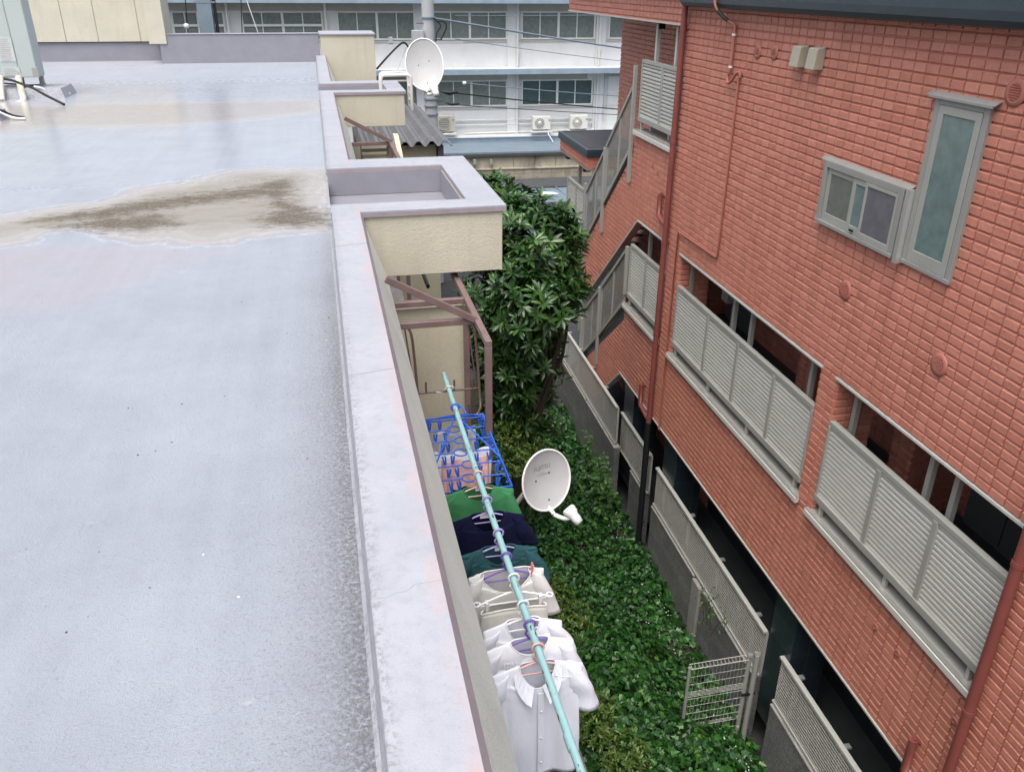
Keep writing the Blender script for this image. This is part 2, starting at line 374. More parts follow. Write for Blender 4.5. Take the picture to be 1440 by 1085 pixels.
M['corr'] = paint('grey_corrugated_sheet', (.14, .145, .155), .6, .18, 4, dirt=(.08, .075, .07), damt=.5)
M['stained'] = paint('stained_plaster', (.46, .42, .33), .85, .12, 1.5, 30, .2, dirt=(.13, .10, .075), ds=1.3, damt=.8)
M['oldblock'] = paint('old_concrete_block', (.36, .32, .25), .9, .2, 2.2, 30, .3, dirt=(.10, .09, .07), ds=1.6, damt=.75)
M['pole_conc'] = paint('concrete_pole', (.40, .42, .44), .8, .08, 3, 30, .2, dirt=(.25, .26, .27), damt=.4)
M['steel'] = paint('blue_grey_steel', (.19, .24, .29), .5, .1, 2)
M['acgrey'] = paint('unit_casing', (.42, .48, .46), .42, .03, 1)
M['aclight'] = paint('unit_casing_white', (.66, .66, .62), .5, .04)
M['acold'] = paint('unit_casing_aged', (.42, .40, .34), .55, .08)
M['grille'] = paint('unit_grille', (.16, .165, .16), .5, .1)
M['label'] = paint('grey_sticker', (.52, .55, .54), .5, .06, 20)
M['ink'] = paint('grey_print', (.25, .27, .27), .6, .05)
M['ink2'] = paint('faded_print', (.42, .42, .42), .6, .05)
M['insul'] = paint('pipe_lagging', (.66, .62, .50), .7, .06)
M['bark'] = paint('tree_bark', (.065, .05, .035), .9, .25, 12, 40, .6)
M['leaf_tree'] = m_leaf('tree_leaf', [(0, (.014, .045, .012)), (.5, (.028, .080, .019)), (.85, (.045, .118, .026)), (1, (.10, .185, .038))], .32)
M['leaf_new'] = m_leaf('young_leaf', [(0, (.09, .19, .035)), (1, (.20, .31, .055))], .4)
M['leaf_ivy'] = m_leaf('ivy_leaf', [(0, (.010, .048, .008)), (.45, (.022, .094, .014)), (.75, (.037, .142, .020)), (.92, (.040, .10, .05)), (1, (.095, .22, .03))], .4)
M['leaf_shrub'] = m_leaf('shrub_leaf', [(0, (.035, .08, .012)), (.6, (.07, .135, .018)), (1, (.13, .19, .03))], .4)
M['leaf_weed'] = m_leaf('weed_leaf', [(0, (.035, .10, .022)), (1, (.08, .19, .04))], .5)
M['petal'] = paint('white_petal', (.75, .76, .70), .7, .05)
M['towelw'] = m_cloth('white_towelling', (.74, .75, .77), .06)

# ================================================================== THE LOW BUILDING WE STAND ON
ZR = -1.85; ZP = -1.70
apt = thing('apartment_building', 'cream stuccoed building with a flat lavender-grey coated roof, low parapet and projecting eave boxes', 'building', (-4, 10, -8.7))

def polysdf(X, Y, poly):                                     # signed distance, positive inside
    P = np.array(poly); n = len(P); d = np.full(X.shape, 1e9); ins = np.zeros(X.shape, bool)
    for i in range(n):
        a = P[i]; b = P[(i + 1) % n]; e = b - a; L = e @ e + 1e-12
        t = np.clip(((X - a[0]) * e[0] + (Y - a[1]) * e[1]) / L, 0, 1)
        d = np.minimum(d, np.hypot(X - a[0] - t * e[0], Y - a[1] - t * e[1]))
        c = ((a[1] > Y) != (b[1] > Y)) & (X < (b[0] - a[0]) * (Y - a[1]) / (b[1] - a[1] + 1e-12) + a[0]); ins ^= c
    return np.where(ins, d, -d)
def roofpts(L): return [tuple(atz(x, y, ZR)[:2]) for x, y in L]
xs = np.concatenate([np.linspace(-10, -4, 50)[:-1], np.linspace(-4, .012, 90)]); ys = np.concatenate([np.linspace(-2, 4, 40)[:-1], np.linspace(4, 24.2, 340)])
GX, GY = np.meshgrid(xs, ys)
sd1 = polysdf(GX, GY, roofpts([(-260, 312), (-60, 308), (0, 303), (60, 292), (130, 284), (190, 266), (260, 253), (320, 238), (380, 234), (420, 236), (470, 236), (470, 322), (430, 327), (380, 334), (320, 343), (260, 343), (235, 339), (190, 341), (150, 339), (125, 334), (95, 328), (70, 330), (45, 342), (0, 349), (-80, 350), (-260, 352)]))
sd2 = polysdf(GX, GY, roofpts([(-200, 152), (0, 146), (100, 146), (220, 144), (330, 142), (420, 140), (462, 138), (462, 158), (400, 164), (330, 172), (250, 178), (170, 180), (60, 181), (0, 190), (-200, 196)]))
dk = np.maximum(np.maximum(polysdf(GX, GY, roofpts([(352, 262), (400, 250), (418, 262), (408, 283), (440, 293), (463, 298), (463, 316), (420, 320), (372, 317), (358, 306), (384, 296), (376, 280)])),
                           polysdf(GX, GY, roofpts([(50, 310), (140, 308), (220, 294), (300, 283), (400, 272), (380, 262), (300, 272), (200, 284), (110, 300)])) + .05),
                polysdf(GX, GY, roofpts([(60, 318), (130, 324), (200, 325), (250, 316), (230, 300), (140, 308)])) + .02)
dkm = 1 / (1 + np.exp(-(dk - .02) / .20))
wet = 1 / (1 + np.exp(-(GY - 8.8) / .25)) * (1 / (1 + np.exp((GY - 19.5) / 1.0)))
wet = np.maximum(wet, .85 * (1 / (1 + np.exp(-(sd1 - .05) / .08))) * .6)
edge = np.exp(-np.clip(.0 - GX - .03, 0, None) / .11) * (GX < .1) * (GY < 7.3) * np.clip((8 - GY) / 4, .35, 1)
soil = 1 / (1 + np.exp(-(polysdf(GX, GY, roofpts([(-300, 355), (0, 352), (60, 345), (150, 345), (240, 348), (330, 350), (200, 395), (120, 430), (40, 440), (-300, 480)])) - .05) / .06))
mb = MB(); ny, nx = GX.shape
mb.v = [(float(x), float(y), ZR) for x, y in zip(GX.ravel(), GY.ravel())]
mb.f = [[j * nx + i, j * nx + i + 1, (j + 1) * nx + i + 1, (j + 1) * nx + i] for j in range(ny - 1) for i in range(nx - 1)]
mb.mi = [0] * len(mb.f); mb.sm = [True] * len(mb.f)
mb.build('roof_deck', M['roof'], apt, attrs=dict(tide=sd1.ravel(), tide_far=sd2.ravel(), silt=dkm.ravel(), wet=wet.ravel(), edge=edge.ravel(), edge_wide=(np.exp(-np.clip(-GX, 0, None) / .45) * np.clip((7.5 - GY) / 3, 0, 1) * .8 + .05).ravel(), haze_stain=soil.ravel()))

cop = MB(); trim = MB(); eave = MB(); liner = MB(); body = MB()
def along(mb, prof, y0, y1): mb.prism(prof, lambda x, z: (x, y0, z), lambda x, z: (x, y1, z))
for (y0, y1) in ((-2, 6.84), (9.1, 15.1), (16.9, 23.05)):
    along(cop, [(-.012, -1.86), (-.010, -1.85), (.004, -1.83), (.008, -1.80), (.018, -1.705), (.023, -1.70), (.243, -1.70), (.243, -1.86)], y0, y1)
    along(trim, [(.2435, -1.703), (.268, -1.742), (.268, -1.77), (.2435, -1.77)], y0, y1)
for (y0, y1) in ((-2, 6.86), (9.08, 15.12), (16.88, 23.0)): along(eave, [(.2, -1.772), (.262, -1.772), (.43, -2.262), (.42, -2.28), (.2, -2.28)], y0, y1)
for (y0, y1, h0, h1) in ((6.84, 9.1, 7.13, 8.66), (15.1, 16.9, 15.42, 16.50)):
    X1, XI = 1.47, 1.17; body = MB(); liner = MB()
    for (xa, xb, ya, yb) in ((.012, X1, y0, h0), (XI, X1, h0, h1), (.012, X1, h1, y1)):
        cop.box(xa, xb, ya, yb, -1.713, -1.70); trim.box(xa + .003, xb, ya, yb, -1.75, -1.7135)
    body.box(.21, 1.44, y0 + .02, h0, -2.275, -1.7505); body.box(XI, 1.44, h0, h1, -2.275, -1.7505); body.box(.21, 1.44, h1, y1 - .02, -2.275, -1.7505)
    liner.box(.012, XI, h1 - .012, h1 - .002, -1.97, -1.752); liner.box(.012, XI, h0 + .002, h0 + .012, -1.97, -1.752)
    liner.box(XI - .012, XI - .002, h0 + .012, h1 - .012, -1.97, -1.752); liner.box(.0125, XI, h0, h1, -2.27, -1.975)
    liner.box(.0125, .2, y0 + .02, h0, -2.2, -1.751); liner.box(.0125, .2, h1, y1 - .02, -2.2, -1.751)
    body.build('eave_box', M['stucco'], apt, bevel=.006); liner.build('box_lining', M['purple'], apt)
body = MB()
# the taller end block beyond the second box
body.box(.16, 1.5, 23.02, 24.4, -2.9, -1.235); trim.box(.13, 1.53, 22.99, 24.43, -1.233, -1.205); cop.box(.13, 1.53, 22.99, 24.43, -1.204, -1.195)
# far parapet with its sheet cap, lower end kerb under the stair head
ups = MB(); ups.box(-3.66, .127, 23.05, 23.35, -1.86, -1.20); ups.box(-9.8, -3.66, 23.95, 24.2, -1.86, -1.405)
ups.box(-3.69, .155, 23.03, 23.37, -1.199, -1.178)
ups.box(-9.8, -3.66, 23.93, 23.945, -1.86, -1.835)
for y, x1 in ((3.70, .243), (5.9, .243), (10.6, .243), (12.9, .243)):
    jt = MB(); jt.tube(bez([(.018, y - .02, -1.7002), (.08, y - .012, -1.7002), (.16, y + .004, -1.7002), (x1, y + .02, -1.7002)], 6), .004, 5)
    jt.build('coping_joint', M['trim'], apt)
ck = MB(); ck.tube(bez([(.02, 2.045 + .0, -1.7006), (.06, 2.04, -1.7006), (.095, 2.055, -1.7006), (.13, 2.06, -1.7006), (.16, 2.083, -1.7006), (.20, 2.085, -1.7006), (.243, 2.09, -1.7006)], 5), .0014, 4); ck.build('hairline_crack', M['ink'], apt)
cop.build('parapet_coping', M['coping'], apt); trim.build('coping_trim', M['trim'], apt); eave.build('sloped_eave', M['stucco_ledge'], apt)
body.build('end_block', M['stucco'], apt, bevel=.006); ups.build('upstand', M['purple'], apt, bevel=.008)
# the stair-head wall in cream stucco
pw = MB(); xb = -9.8
for xg in (-6.63, -5.94, -5.2, -4.22, -3.885):
    pw.box(xb, xg - .008, 23.9, 24.2, -1.392, -.33); xb = xg + .008
pw.box(-9.8, -3.9, 23.925, 24.2, -1.392, -.33)
pw.box(-3.885, -3.49, 23.02, 24.2, -1.40, -.30)
pw.build('stair_head_wall', M['stucco'], apt)
gl = MB(); gl.box(-9.8, -3.89, 23.898, 23.94, -1.404, -1.393); gl.build('shadow_joint', M['black'], apt)
# walls and storeys below
w = MB(); w.box(.05, .41, -2, 24.2, -8.7, -2.282); w.box(-9.9, .05, -2, -1.9, -8.7, -1.87); w.box(-9.9, .05, 24.1, 24.2, -8.7, -1.87); w.box(-10.1, -9.9, -2, 24.2, -8.7, -1.6)
w.build('outer_wall', M['stucco_dark'], apt)
bal = MB(); bal.box(.41, 1.1, -2, 24, -4.98, -4.82)
bal.build('balcony_floor', M['concrete'], apt)
rl = MB()
for y in np.arange(-1.9, 6.3, .11): rl.box(1.055, 1.075, y, y + .02, -4.8, -3.86)
rl.box(1.04, 1.09, -2, 6.3, -3.86, -3.82); rl.box(1.045, 1.085, -2, 6.3, -4.80, -4.77)
rl.build('balcony_railing', M['brown'], apt)
for yy in (2.0, 9.9, 12.6):
    fr = MB(); fr.box(.40, .425, yy, yy + 1.8, -4.75, -2.75); o = fr.build('balcony_window', M['alu'], apt)
    g = MB(); g.box(.41, .43, yy + .06, yy + .87, -4.7, -2.81); g.box(.41, .43, yy + .93, yy + 1.74, -4.7, -2.81); g.build('pane', M['glass_dark'], o)
# balcony partition seen under the first eave box
pt = MB(); pt.box(.41, 1.03, 6.41, 6.49, -4.8, -2.41); pt.build('balcony_partition', M['stucco_dark'], apt)

# ------------------------------------------------------------------ brown steel frame with drying-pole hangers
fb = thing('drying_rack', 'brown steel drying rack with bracket, post and hanging pole hooks under the big eave box', 'drying rack', (.8, 5.9, -4.82))
ZB = -2.33
p = MB(); p.box(1.015, 1.065, 5.43, 5.48, -4.82, ZB - .051); p.build('post', M['brown'], fb, bevel=.003)
p = MB(); p.box(1.005, 1.05, 6.34, 6.39, -4.82, ZB - .051); p.build('post', M['brown'], fb, bevel=.003)
p = MB(); p.box(1.015, 1.065, 5.43, 9.6, ZB - .05, ZB); p.build('side_beam', M['brown'], fb, bevel=.003)
for y in (5.92, 6.38): p = MB(); p.box(.42, 1.014, y - .025, y + .025, ZB - .05, ZB - .002); p.build('cross_beam', M['brown'], fb, bevel=.003)
p = MB(); p.bar((.36, 5.89, -1.97), (1.03, 5.89, -2.345), .03, .05, (0, 0, 1)); p.build('brace', M['brown'], fb, bevel=.003)
for x0, sgn in ((1.01, -1), (.52, 1)):
    q = MB()
    q.tube(bez([(x0 - .03, 5.92, -2.36), (x0 + .005, 5.90, -2.42), (x0 + .02, 5.89, -2.6), (x0 + .03, 5.84, -2.95), (x0 + .025, 5.79, -3.05), (x0 - .012, 5.77, -3.10), (x0 - .06, 5.76, -3.085), (x0 - .075, 5.76, -2.99)], 6), .0105, 8)
    q.tube([(x0 - .04, 5.92, -2.37), (x0 + .02, 5.88, -3.0)], .006, 6)
    q.build('pole_hook', M['rod'], fb)
q = MB(); q.tube([(.45, 5.885, -2.925), (1.05, 5.885, -2.925)], .0085, 8)
for x in (.62, .845, .99): q.tube([(x, 5.885, -2.925), (x, 5.885, -2.835)], .008, 8)
q.build('peg_bar', M['rod'], fb)
tie = MB(); tie.tube(bez([(.76, 5.87, -2.905), (.80, 5.86, -2.872), (.85, 5.87, -2.90), (.83, 5.89, -2.935), (.74, 5.88, -2.93), (.70, 5.86, -2.915)], 6), .004, 6); tie.build('string_tie', M['white_cable'], fb)
# same bracket below the second box
fb2 = thing('drying_rack', 'brown steel drying rack under the farther eave box beside the corrugated roof', 'drying rack', (.8, 14.2, -4.82))
p = MB(); p.box(.42, 1.10, 14.17, 14.23, -2.44, -2.38); p.build('cross_beam', M['brown'], fb2, bevel=.003)
p = MB(); p.bar((.37, 14.16, -1.99), (1.10, 14.16, -2.38), .03, .06); p.build('brace', M['brown'], fb2, bevel=.003)
p = MB(); p.box(1.06, 1.12, 12.2, 14.16, -2.44, -2.38); p.build('side_beam', M['brown'], fb2)
for y in (12.2, 14.17): p = MB(); p.box(1.06, 1.12, y, y + .06, -4.82, -2.441); p.build('post', M['brown'], fb2)
p = MB(); p.box(.45, 1.05, 14.3, 14.35, -2.75, -2.68); p.build('cross_beam', M['brown'], fb2)
# cream sloped fin and hose beside it
fin = MB(); fin.prism([(14.6, -2.35), (13.2, -2.85), (12.6, -3.4), (12.6, -3.7), (14.8, -3.7), (14.8, -2.35)], lambda y, z: (1.18, y, z), lambda y, z: (1.26, y, z))
tag(fin.build('privacy_fin', M['stucco_dark'], None), 'cream curved privacy fin under the farther eave box beside the grey corrugated roof', 'screen')
hs = MB(); hs.tube(bez([(.55, 13.6, -2.9), (.62, 13.3, -2.75), (.74, 12.9, -2.78), (.82, 12.5, -2.98), (.84, 12.2, -3.3)], 8), .032, 10)
tag(hs.build('duct_hose', M['sch_blue'], None), 'pale grey-blue flexible duct hose below the farther brown bracket', 'hose')
bx = MB(); bx.box(.46, .60, 14.5, 14.6, -3.3, -2.46)
for k in range(8): bx.box(.62, 1.04, 14.55, 14.57, -2.55 - .1 * k, -2.51 - .1 * k)
tag(bx.build('balcony_screen', M['cream_box'], None), 'slatted beige balcony screen in the gap under the farther eave box', 'screen')

# ------------------------------------------------------------------ rooftop unit on concrete footings
A = aty(54, 109, 16.6); ux, uz = float(A[0]), float(A[2])
un = thing('rooftop_unit', 'tall pale grey-green equipment cabinet with stickers standing on roof footings', 'rooftop equipment', (ux - .6, 16.8, ZR))
c = MB(); c.box(ux - .28, ux, 16.6, 17.02, uz, uz + 2.0); c.box(ux - 1.3, ux - .281, 16.595, 17.02, uz, uz + 2.0); c.build('casing', M['acgrey'], un, bevel=.012)
for (px, py, w, h, rows, key) in ((8, 70, .24, .38, 11, 'ink2'), (16, 101, .27, .14, 5, 'ink2')):
    s_ = aty(px, py, 16.59); g = MB(); g.box(s_[0] - w / 2, s_[0] + w / 2, 16.588, 16.5945, s_[2] - h / 2, s_[2] + h / 2); st = g.build('sticker', M['label'], un)
    g = MB()
    for k in range(rows):
        z = s_[2] + h / 2 - (k + .7) * h / (rows + .4); g.box(s_[0] - w * .44, s_[0] + w * (.2 + .24 * random.random()), 16.585, 16.5875, z - h / rows * .22, z + h / rows * .16)
    if rows == 5: g.box(s_[0] + w * .3, s_[0] + w * .44, 16.583, 16.5849, s_[2] - h * .3, s_[2] - h * .05)
    g.build('fine_print', M[key], st)
for x, y in ((ux - .30, 16.64), (ux - .05, 16.9), (ux - .9, 16.64)):
    g = MB(); g.box(x - .035, x + .035, y, y + .07, ZR + .14, uz + .12); g.build('leg', M['black'] if y < 16.8 else M['alu'], un)
g = MB(); g.box(ux - .07, ux + .03, 16.57, 16.6, uz + .0, uz + .16); g.build('side_cover', M['alu'], un, bevel=.004)
g = MB(); Q = lambda px, py, y: tuple(aty(px, py, y))
g.tube(bez([Q(26, 108, 16.55), Q(29, 124, 16.45), Q(33, 139, 16.2), Q(30, 145, 16.1), Q(18, 148, 16.05), Q(-6, 151, 16.0), Q(-30, 153, 16.0)], 8), .052, 12); g.tube(bez([Q(1, 108, 16.5), Q(2, 130, 16.3), Q(3, 142, 16.15)], 6), .045, 10)
g.build('lagged_pipe', M['insul'], un)
ft = MB()
def frustum(mb, x0, x1, y0, y1, z0, z1, i):
    mb.add([(x0, y0, z0), (x1, y0, z0), (x1, y1, z0), (x0, y1, z0), (x0 + i, y0 + i, z1), (x1 - i, y0 + i, z1), (x1 - i, y1 - i, z1), (x0 + i, y1 - i, z1)], [(4, 5, 6, 7), (0, 1, 5, 4), (1, 2, 6, 5), (2, 3, 7, 6), (3, 0, 4, 7)])
frustum(ft, ux - .75, ux + .42, 16.35, 17.2, ZR - .002, ZR + .16, .06); tag(ft.build('concrete_footing', M['coping'], None), 'lavender-coated concrete footing under the tall grey-green cabinet', 'footing')
e0 = atz(-2, 170, ZR); ft = MB(); frustum(ft, e0[0] - .9, e0[0] + .06, e0[1] - .1, e0[1] + .35, ZR - .002, ZR + .13, .04); tag(ft.build('concrete_footing', M['coping'], None), 'lavender-coated footing at the photo edge nearer than the cabinet', 'footing')
def cable(name, pts, r, mat, label, cat='cable', n=8): m = MB(); m.tube(bez(pts, 8), r, n); return tag(m.build(name, mat, None), label, cat)
zc = lambda px, py, z: tuple(atz(px, py, z))
cable('cable', [Q(5, 111, 16.5), Q(16, 113, 16.4), Q(30, 118, 16.2), Q(46, 124, 15.9), zc(66, 135, ZR + .12), zc(90, 147, ZR + .03)], .022, M['rubber'], 'stiff black cable end sticking out from under the cabinet over its footing')
cable('cable', [Q(-8, 116, 16.6), Q(15, 118, 16.7), Q(45, 120, 16.9), Q(64, 118, 17.2)], .012, M['rubber'], 'thin dark cable lying level under the cabinet base')
cable('cable', [Q(48, 122, 16.4), Q(58, 124, 16.4), zc(70, 131, ZR + .08), zc(82, 133, ZR + .03), zc(99, 132, ZR + .03)], .018, M['white_cable'], 'white cable curling off the footing onto the roof')
cable('cable', [zc(-6, 152, ZR + .16), zc(4, 156, ZR + .12), zc(18, 162, ZR + .05), zc(34, 165, ZR + .025)], .014, M['rubber'], 'black wire trailing off the footing at the photo edge')
cable('cable', [zc(-6, 155, ZR + .14), zc(6, 161, ZR + .08), zc(20, 166, ZR + .03), zc(36, 167, ZR + .022)], .017, M['white_cable'], 'white wire trailing off the footing at the photo edge')

db = MB()
for k in range(45):
    x, y = -abs(rng.normal()) * 1.1 - .03, rng.uniform(1.6, 7.5); rr = rng.uniform(.002, .006); a0 = rng.uniform(0, 6.28)
    db.add([(x + rr * rng.uniform(.5, 1.3) * math.cos(a0 + i * 1.257), y + rr * rng.uniform(.5, 1.3) * math.sin(a0 + i * 1.257), ZR + .001) for i in range(5)] + [(x, y, ZR + .003 + rr * .4)], [(i, (i + 1) % 5, 5) for i in range(5)], int(k % 7 == 0))
tag(db.build('grit', [M['bark'], M['white']], None), 'scattered dark grit and flecks lying on the flat roof', 'grit', None, 'stuff')
# ladder head on the second box
lh = MB(); zt = -1.70
lh.tube(bez([(1.10, 15.75, zt - .2), (1.10, 15.75, zt + .12), (1.14, 15.75, zt + .19), (1.22, 15.75, zt + .2), (1.52, 15.75, zt + .2), (1.6, 15.75, zt + .18), (1.63, 15.75, zt + .1), (1.63, 15.75, zt - .4)], 6), .03, 10)
lh.tube(bez([(1.12, 16.2, zt - .2), (1.12, 16.2, zt + .12), (1.16, 16.2, zt + .19), (1.24, 16.2, zt + .2), (1.52, 16.2, zt + .2), (1.6, 16.2, zt + .18), (1.63, 16.2, zt + .1), (1.63, 16.2, zt - .4)], 6), .03, 10)
for k in range(4): lh.tube([(1.63, 15.75, zt - .02 - .12 * k), (1.63, 16.2, zt - .02 - .12 * k)], .015, 6)
tag(lh.build('ladder_head', M['aclight'], None), 'white tubular ladder handrails hooked over the corner of the farther eave box', 'ladder')

# ================================================================== THE RED BRICK-TILED BLOCK
U = 4.4
rloc = np.array(RED) @ np.array([4.9, 8, -8.7, 1]); blk = thing('brick_apartment_block', 'red brick-tiled apartment block with louvred galleries, outdoor stair and dark blue eaves', 'building', rloc[:3])
BW, BH = .155, .0805; S0, Z0 = .02, -.212
def clip(poly, a, b, c):                                     # keep a*x+b*y<=c
    out = []
    for i in range(len(poly)):
        p, q = poly[i], poly[(i + 1) % len(poly)]; dp = a * p[0] + b * p[1] - c; dq = a * q[0] + b * q[1] - c
        if dp <= 0: out.append(p)
        if (dp < 0 < dq) or (dq < 0 < dp):
            t = dp / (dp - dq); out.append((p[0] + t * (q[0] - p[0]), p[1] + t * (q[1] - p[1])))
    return out
def area(P): return .5 * sum(P[i][0] * P[(i + 1) % len(P)][1] - P[(i + 1) % len(P)][0] * P[i][1] for i in range(len(P)))
def brick_face(mb, poly, fn, back=.12, s0=S0, bw=BW):        # fn(a, z, depth): depth 0 is the outer brick face
    if area(poly) < 0: poly = poly[::-1]
    H = []
    for i in range(len(poly)):
        p, q = poly[i], poly[(i + 1) % len(poly)]; ex, ey = q[0] - p[0], q[1] - p[1]; L = math.hypot(ex, ey)
        if L < 1e-9: continue
        a, b = ey / L, -ex / L; H.append((a, b, a * p[0] + b * p[1]))
    def cl(P):
        for h in H:
            P = clip(P, *h)
            if len(P) < 3: return []
        return P
    mb.prism(poly, lambda a, z: fn(a, z, .019), lambda a, z: fn(a, z, back))
    x0 = min(p[0] for p in poly); x1 = max(p[0] for p in poly); z0 = min(p[1] for p in poly); z1 = max(p[1] for p in poly)
    for i in range(int(math.floor((x0 - s0) / bw)), int(math.ceil((x1 - s0) / bw))):
        for j in range(int(math.floor((z0 - Z0) / BH)), int(math.ceil((z1 - Z0) / BH))):
            a0, b0 = s0 + i * bw, Z0 + j * BH; a1, b1 = a0 + bw, b0 + BH
            m1, m2, m3 = .0042, .0070, .0190
            base = [(a0 + m1, b0 + m1), (a1 - m1, b0 + m1), (a1 - m1, b1 - m1), (a0 + m1, b1 - m1)]
            top = [(a0 + m2, b0 + m2), (a1 - m2, b0 + m2), (a1 - m2, b1 - m3), (a0 + m2, b1 - m3)]
            inside = all(h[0] * p[0] + h[1] * p[1] <= h[2] + 1e-9 for h in H for p in base)
            if not inside: base, top = cl(base), cl(top)
            if len(top) < 3 or abs(area(top)) < 2e-4: continue
            n = len(top); t0 = random.uniform(-.0018, .0018); t1 = random.uniform(-.0018, .0018); am = sum(p[0] for p in top) / n; zm = sum(p[1] for p in top) / n
            tv = [fn(p[0], p[1], t0 * (p[0] - am) / .07 + t1 * (p[1] - zm) / .03) for p in top]
            if len(base) == n: mb.add(tv + [fn(p[0], p[1], .0192) for p in base], [tuple(range(n))] + [(k, n + k, n + (k + 1) % n, (k + 1) % n) for k in range(n)])
            else: mb.add(tv, [tuple(range(n))])
def FS(a, z, d): return (U + d, a, z)                         # street face
def rect(a0, a1, z0, z1): return [(a0, z0), (a1, z0), (a1, z1), (a0, z1)]
OA0, OA1, OB1, OB0 = 6.70, 10.48, 6.415, 3.93
SE = 1.2                                                      # where the block leaves the picture on the near side
zt, zl, zbm = -3.36, -4.86, -6.165
fw = MB(RED)
brick_face(fw, rect(SE, 10.96, zt, -.02), FS)
brick_face(fw, rect(OB1, OA0, zl, zt), FS); brick_face(fw, rect(OA1, 10.96, zl, zt), FS); brick_face(fw, rect(SE, OB0, zl, zt), FS)
brick_face(fw, rect(SE, 12.65, zbm, zl), FS)
brick_face(fw, rect(10.96, 17.1, -.48, -.02), FS)
brick_face(fw, rect(10.96, 12.3, zt, -2.06), FS)
brick_face(fw, [(12.3, -3.39), (12.75, -3.755), (12.75, -2.06), (12.3, -2.06)], FS)
brick_face(fw, [(12.75, -2.42), (12.75, -3.755), (14.8, -5.42), (14.8, -4.225)], FS)
brick_face(fw, [(14.8, -4.225), (14.8, -5.42), (15.25, -5.42), (15.25, -4.62)], FS)
brick_face(fw, rect(15.25, 16.85, -5.45, -4.72), FS)
brick_face(fw, [(12.65, -5.18), (12.65, -6.2), (14.86, -8.0), (16.3, -8.0)], FS)
fw.build('brick_facade', M['brick'], blk)
# returns of the openings (bricks turn the corner)
for s_, d_ in ((OA0, 1), (OA1, -1), (OB1, -1), (10.96, 1), (OB0, 1)):
    rv = MB(RED); brick_face(rv, rect(U + .012, U + .46, zl + .03, zt - .002), (lambda a, z, d, s_=s_, d_=d_: (a, s_ - d_ * (d - .0175), z)), .05, U + .012, .15)
    rv.build('brick_reveal', M['brick'], blk)
# gallery back walls, stair wall
bk = MB(RED)
brick_face(bk, rect(1.2, 12.7, zl, -3.3), lambda a, z, d: (5.85 + d, a, z)); brick_face(bk, rect(12.7, 17.1, zl, -2.2), lambda a, z, d: (5.5 + d, a, z)); brick_face(bk, rect(10.9, 17.1, -2.2, -.3), lambda a, z, d: (5.5 + d, a, z)); brick_face(bk, rect(10.9, 17.1, -8.0, zl), lambda a, z, d: (5.5 + d, a, z))
for s_ in (11.85, 8.1, 6.15): brick_face(bk, rect(s_, s_ + .32, zl, -3.362), lambda a, z, d: (5.2 + d, a, z), .1); brick_face(bk, rect(5.217, 5.85, zl, -3.362), lambda a, z, d, s_=s_: (a, s_ + d, z), .1, 5.217)
bk.build('gallery_wall', M['brick'], blk)
sl = MB(RED)
sl.box(4.53, 9, SE, 12.6, -5.06, -4.87); sl.box(4.53, 9, 10.9, 12.65, -2.2, -2.03); sl.box(4.53, 9, SE, 17.1, -.28, -.05); sl.box(4.53, 9, SE, 12.3, -3.36, -3.0)
sl.box(4.53, 5.5, 15.25, 16.85, -4.85, -4.62); sl.box(4.53, 5.5, 12.65, 17.1, -6.2, -6.165)
sl.build('gallery_slab', M['ceiling'], blk)
wl = MB(RED); wl.box(4.5, 9, SE - .12, SE - .002, -8.7, -.04); wl.box(5.98, 9, SE, 17.0, -8.7, -.04); wl.build('core_and_light_stop', M['stucco_dark'], blk)  # unseen end cap added to shut light out of the galleries, plus inner core
gfl = MB(RED); gfl.box(4.53, 5.84, SE, 12.6, -4.868, -4.862); gfl.build('gallery_flooring', M['floor'], blk)
gf = MB(RED); gf.box(4.55, 5.5, SE, 17, -8.3, -8.0); gf.build('ground_floor_slab', M['floor'], blk)
gw = MB(RED); gw.box(5.5, 5.59, SE, 10.89, -8.0, zbm); gw.build('ground_floor_wall', M['navytile'], blk)
sf = MB(RED); sf.box(4.53, 5.5, SE, 12.65, zbm, zbm + .04); sf.build('gallery_soffit', M['ceiling'], blk)
pl = MB(RED)
for a, b in ((6.42, 6.9), (10.12, 10.6), (12.1, 12.62), (2.6, 3.1)): p = MB(RED); p.box(4.50, 4.95, a, b, -8.0, zbm - .002); p.build('tiled_pillar', M['navytile'], blk, bevel=.006)
# light aluminium edge trims
et = MB(RED)
for a, b, z in ((OA0 - .02, OA1 + .02, zt), (OB0, OB1 + .02, zt), (10.97, 12.3, zt), (SE, 12.68, zbm), (10.97, 17.1, -.48)): et.box(U - .014, U + .13, a, b, z - .022, z - .0005)
for (a0, z0), (a1, z1) in (((12.3, zt), (14.82, -5.42)), ((12.68, -6.2), (14.86, -8.0))): et.bar((U + .05, a0, z0 - .011), (U + .05, a1, z1 - .011), .13, .022, (0, 0, 1))
et.box(U - .012, U + .13, 14.82, 16.85, -5.473, -5.451)
et.build('edge_trim', M['slat'], blk)
# dark rounded eaves
ga = MB(RED); prof = [(U + .2, -.262), (U - .10, -.262), (U - .145, -.25), (U - .175, -.21), (U - .185, -.15), (U - .185, -.04), (U - .17, .02), (U - .13, .06), (U + .4, .10), (U + .4, 0), (U + .2, 0)]
ga.prism(prof, lambda x, z: (x, SE, z), lambda x, z: (x, 10.86, z)); ga.build('eaves_gutter', M['gutter'], blk, bevel=.006)
ga = MB(RED); ga.box(U - .15, U + .35, 10.862, 17.4, -.018, .14); ga.box(4.75, 9.3, SE - .2, 17.4, .1, .16); ga.build('roof', M['gutter'], blk)

